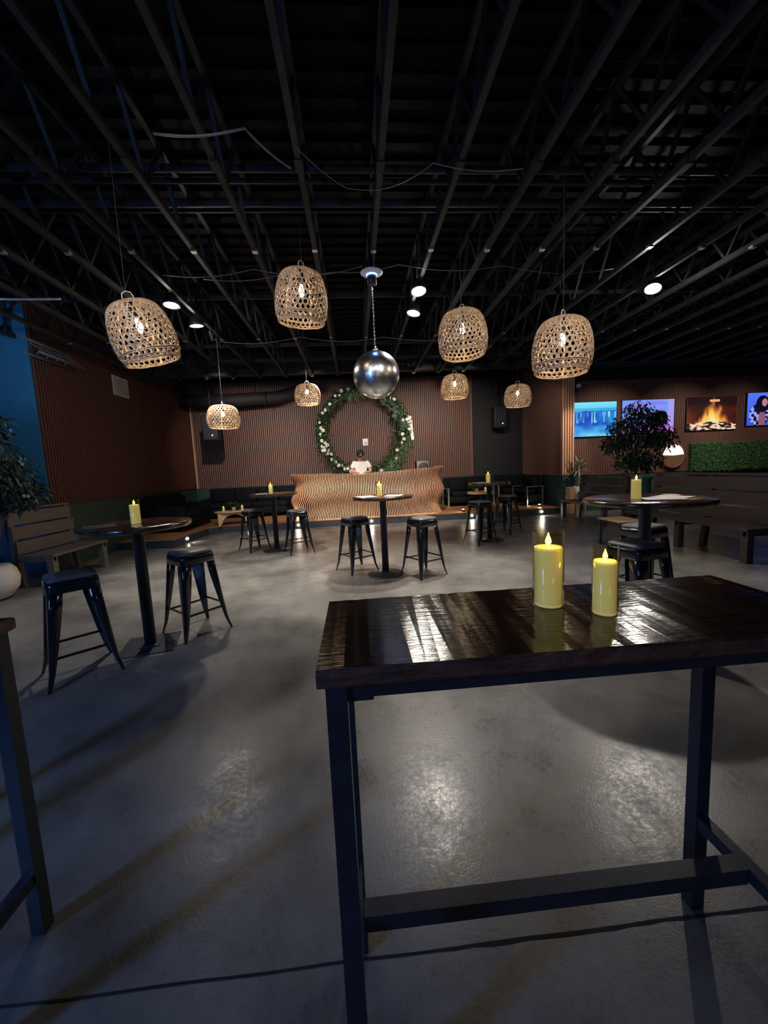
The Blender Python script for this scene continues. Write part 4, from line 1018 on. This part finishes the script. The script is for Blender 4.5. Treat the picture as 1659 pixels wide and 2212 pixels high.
# wall vent on the left wall
t = thing('wall_vent', 'square pale air vent high on the dark left wall', 'vent', (-4.91, 8.95, 3.42))
MB().box((-.02, -.27, -.20), (0, .27, .20)).build('frame', M_WPL if False else mat('vent_frame', (.46, .40, .34), .5), t)
b = MB()
for k in range(9): b.bar((.004, -.23, -.15+k*.037), (.004, .23, -.15+k*.037), .022, .006, (1, 0, .6))
b.build('louvre', M_GREY, t)
# blue lit scaffolding truss on top of the blue wall corner
b = MB()
for (x, z) in ((0, 0), (0, .22), (.22, 0)): b.tube([(x, 0, z), (x, 1.0, z)], .018, 8)
for k in range(5):
    y = .2*k; b.tube([(0, y, 0), (0, y+.2, .22)], .008, 6); b.tube([(0, y, .22), (.22, y+.2, 0)], .008, 6); b.tube([(.22, y, 0), (0, y+.2, 0)], .008, 6)
o = b.build('lighting_truss', M_CABLE); o.location = (-4.88, 6.45, 3.42); tag(o, 'small metal lighting truss above the corner of the blue wall', 'truss')

# ------------------------------------------------------------------ person behind the booth
def skin_mesh(verts, edges, radii, name, m, parent, sub=2, root=0):
    me = bpy.data.meshes.new(name); me.from_pydata(verts, edges, []); o = bpy.data.objects.new(name, me); C.objects.link(o)
    md = o.modifiers.new('skin', 'SKIN'); md.use_smooth_shade = True
    for i, r_ in enumerate(radii):
        v = me.skin_vertices[0].data[i]; v.radius = r_ if isinstance(r_, tuple) else (r_, r_); v.use_root = (i == root)
    s = o.modifiers.new('sub', 'SUBSURF'); s.levels = sub; s.render_levels = sub
    dg = bpy.context.evaluated_depsgraph_get(); dg.update(); me2 = bpy.data.meshes.new_from_object(o.evaluated_get(dg))
    o.modifiers.clear(); o.data = me2; me2.materials.clear(); me2.materials.append(m)
    for p in me2.polygons: p.use_smooth = True
    o.parent = parent; return o
def person():
    t = thing('person', 'person in a black cap and white t-shirt leaning over the booth', 'person', (.16, 11.02, ST))
    V = []; E = []; Rd = []
    def add(p, r_, par=None):
        V.append(p); Rd.append(r_)
        if par is not None: E.append((par, len(V)-1))
        return len(V)-1
    pel = add((0, 0, .95), (.15, .11)); sp = add((0, -.01, 1.12), (.135, .10), pel); ch = add((0, -.04, 1.32), (.165, .115), sp)
    nb = add((0, -.08, 1.46), (.085, .07), ch); nk = add((0, -.115, 1.53), (.052, .052), nb)
    jw = add((0, -.165, 1.585), (.062, .075), nk); fc = add((0, -.175, 1.645), (.078, .095), jw); cr = add((0, -.165, 1.71), (.074, .09), fc); add((0, -.155, 1.755), (.045, .055), cr)
    add((0, -.285, 1.615), .013, fc)
    for s in (-1, 1): add((s*.088, -.165, 1.64), .014, fc)
    for s in (-1, 1):
        hp = add((s*.10, 0, .88), (.095, .095), pel); kn = add((s*.12, -.02, .48), .06, hp); an = add((s*.12, .01, .09), .04, kn); add((s*.13, -.13, .035), .034, an)
        sh = add((s*.185, -.06, 1.43), .062, ch); el = add((s*.27, -.10, 1.185), .045, sh)
        wr = add((s*.12, -.32, 1.165), .027, el); pm = add((s*.085, -.385, 1.160), (.036, .016), wr)
        for k in range(4):
            fx = s*(.085+(.024-.016*k)); ln = (.034, .040, .043, .036)[k]
            a = add((fx, -.425, 1.160), .0088, pm); c = add((fx, -.425-ln*.6, 1.152), .008, a); add((fx, -.425-ln, 1.138), .007, c)
        a = add((s*(.085-.034*1), -.375, 1.152), .010, pm); add((s*(.085-.052), -.405, 1.142), .008, a)
    body = skin_mesh(V, E, Rd, 'body', M_SKIN, t)
    # shirt
    V2 = [(0, 0, .90), (0, -.01, 1.10), (0, -.04, 1.32), (0, -.075, 1.445)]; E2 = [(0, 1), (1, 2), (2, 3)]; R2 = [(.175, .135), (.165, .13), (.185, .135), (.105, .085)]
    for s in (-1, 1):
        i = len(V2); V2 += [(s*.185, -.06, 1.435), (s*.25, -.085, 1.27)]; E2 += [(2, i), (i, i+1)]; R2 += [.078, .078]
    skin_mesh(V2, E2, R2, 't_shirt', M_SHIRT, t)
    V3 = [(0, 0, .93)]; E3 = []; R3 = [(.165, .125)]
    for s in (-1, 1):
        i = len(V3); V3 += [(s*.10, 0, .84), (s*.12, -.02, .48), (s*.12, .01, .12)]; E3 += [(0, i), (i, i+1), (i+1, i+2)]; R3 += [.105, .075, .06]
    skin_mesh(V3, E3, R3, 'trousers', M_JEAN, t)
    # cap: dome and visor, tilted forward
    Mc = Matrix.Translation((0, -.168, 1.685)) @ Matrix.Rotation(math.radians(24), 4, 'X')
    cap = MB(); cap.lathe([(.100, -.02), (.104, .01), (.100, .05), (.082, .085), (.045, .105), (.001, .112)], n=28, cap=False, M=Mc @ Matrix.Diagonal((.95, 1.12, 1, 1)))
    co = cap.build('cap', M_CAPB, t)
    v = MB(); n = 14; a0 = [PI+.35+(PI-.7)*i/n for i in range(n+1)]
    inner = [Vector((.095*math.cos(a), .112*math.sin(a), -.012)) for a in a0]; outer = [Vector((.098*math.cos(a), .112*math.sin(a)-.075*math.sin((a-PI)), -.026)) for a in a0]
    up = [p+Vector((0, 0, .004)) for p in inner+outer]; allv = [Mc @ p for p in inner+outer+up]; m = n+1
    fs = []
    for i in range(n): fs += [(i, m+i, m+i+1, i+1), (2*m+i, 2*m+i+1, 3*m+i+1, 3*m+i), (m+i, 3*m+i, 3*m+i+1, m+i+1)]
    v.add(allv, fs); v.build('visor', M_CAPB, co)
    e = MB(); Me = Mc @ Matrix.Translation((.012, -.119, .035))
    e.add([Me @ Vector(q) for q in ((-.024, 0, .012), (-.012, -.002, .014), (0, -.003, .006), (.012, -.002, .014), (.024, 0, .012), (.008, -.002, -.004), (0, -.002, -.014), (-.008, -.002, -.004))], [(0, 1, 2, 7), (2, 3, 4, 5), (7, 2, 5, 6)])
    e.build('emblem', M_WHITE, co)
    h = MB(); h.lathe([(.090, -.06), (.098, -.02), (.098, .01)], n=24, cap=False, M=Matrix.Translation((0, -.15, 1.665)) @ Matrix.Diagonal((.93, 1.0, 1, 1)))
    keep = MB()
    for f in h.f:
        q = [Vector(h.v[i]) for i in f]; c = sum(q, Vector())/4
        if c.y > -.17: keep.add(q, [(0, 1, 2, 3)], True)
    keep.build('hair', M_HAIR, t)
    for s in (-1, 1): MB().lathe([(.011*math.cos(a), .011*math.sin(a)) for a in [-PI/2+PI*i/8 for i in range(9)]], c=(s*.030, -.262, 1.645), n=12, cap=False).build('eye', M_WHITE, t)
    return t
person()
for o in list(bpy.data.objects):
    if o.type == 'MESH' and o.parent is None and 'label' not in o and 'kind' not in o: print('UNLABELLED', o.name)
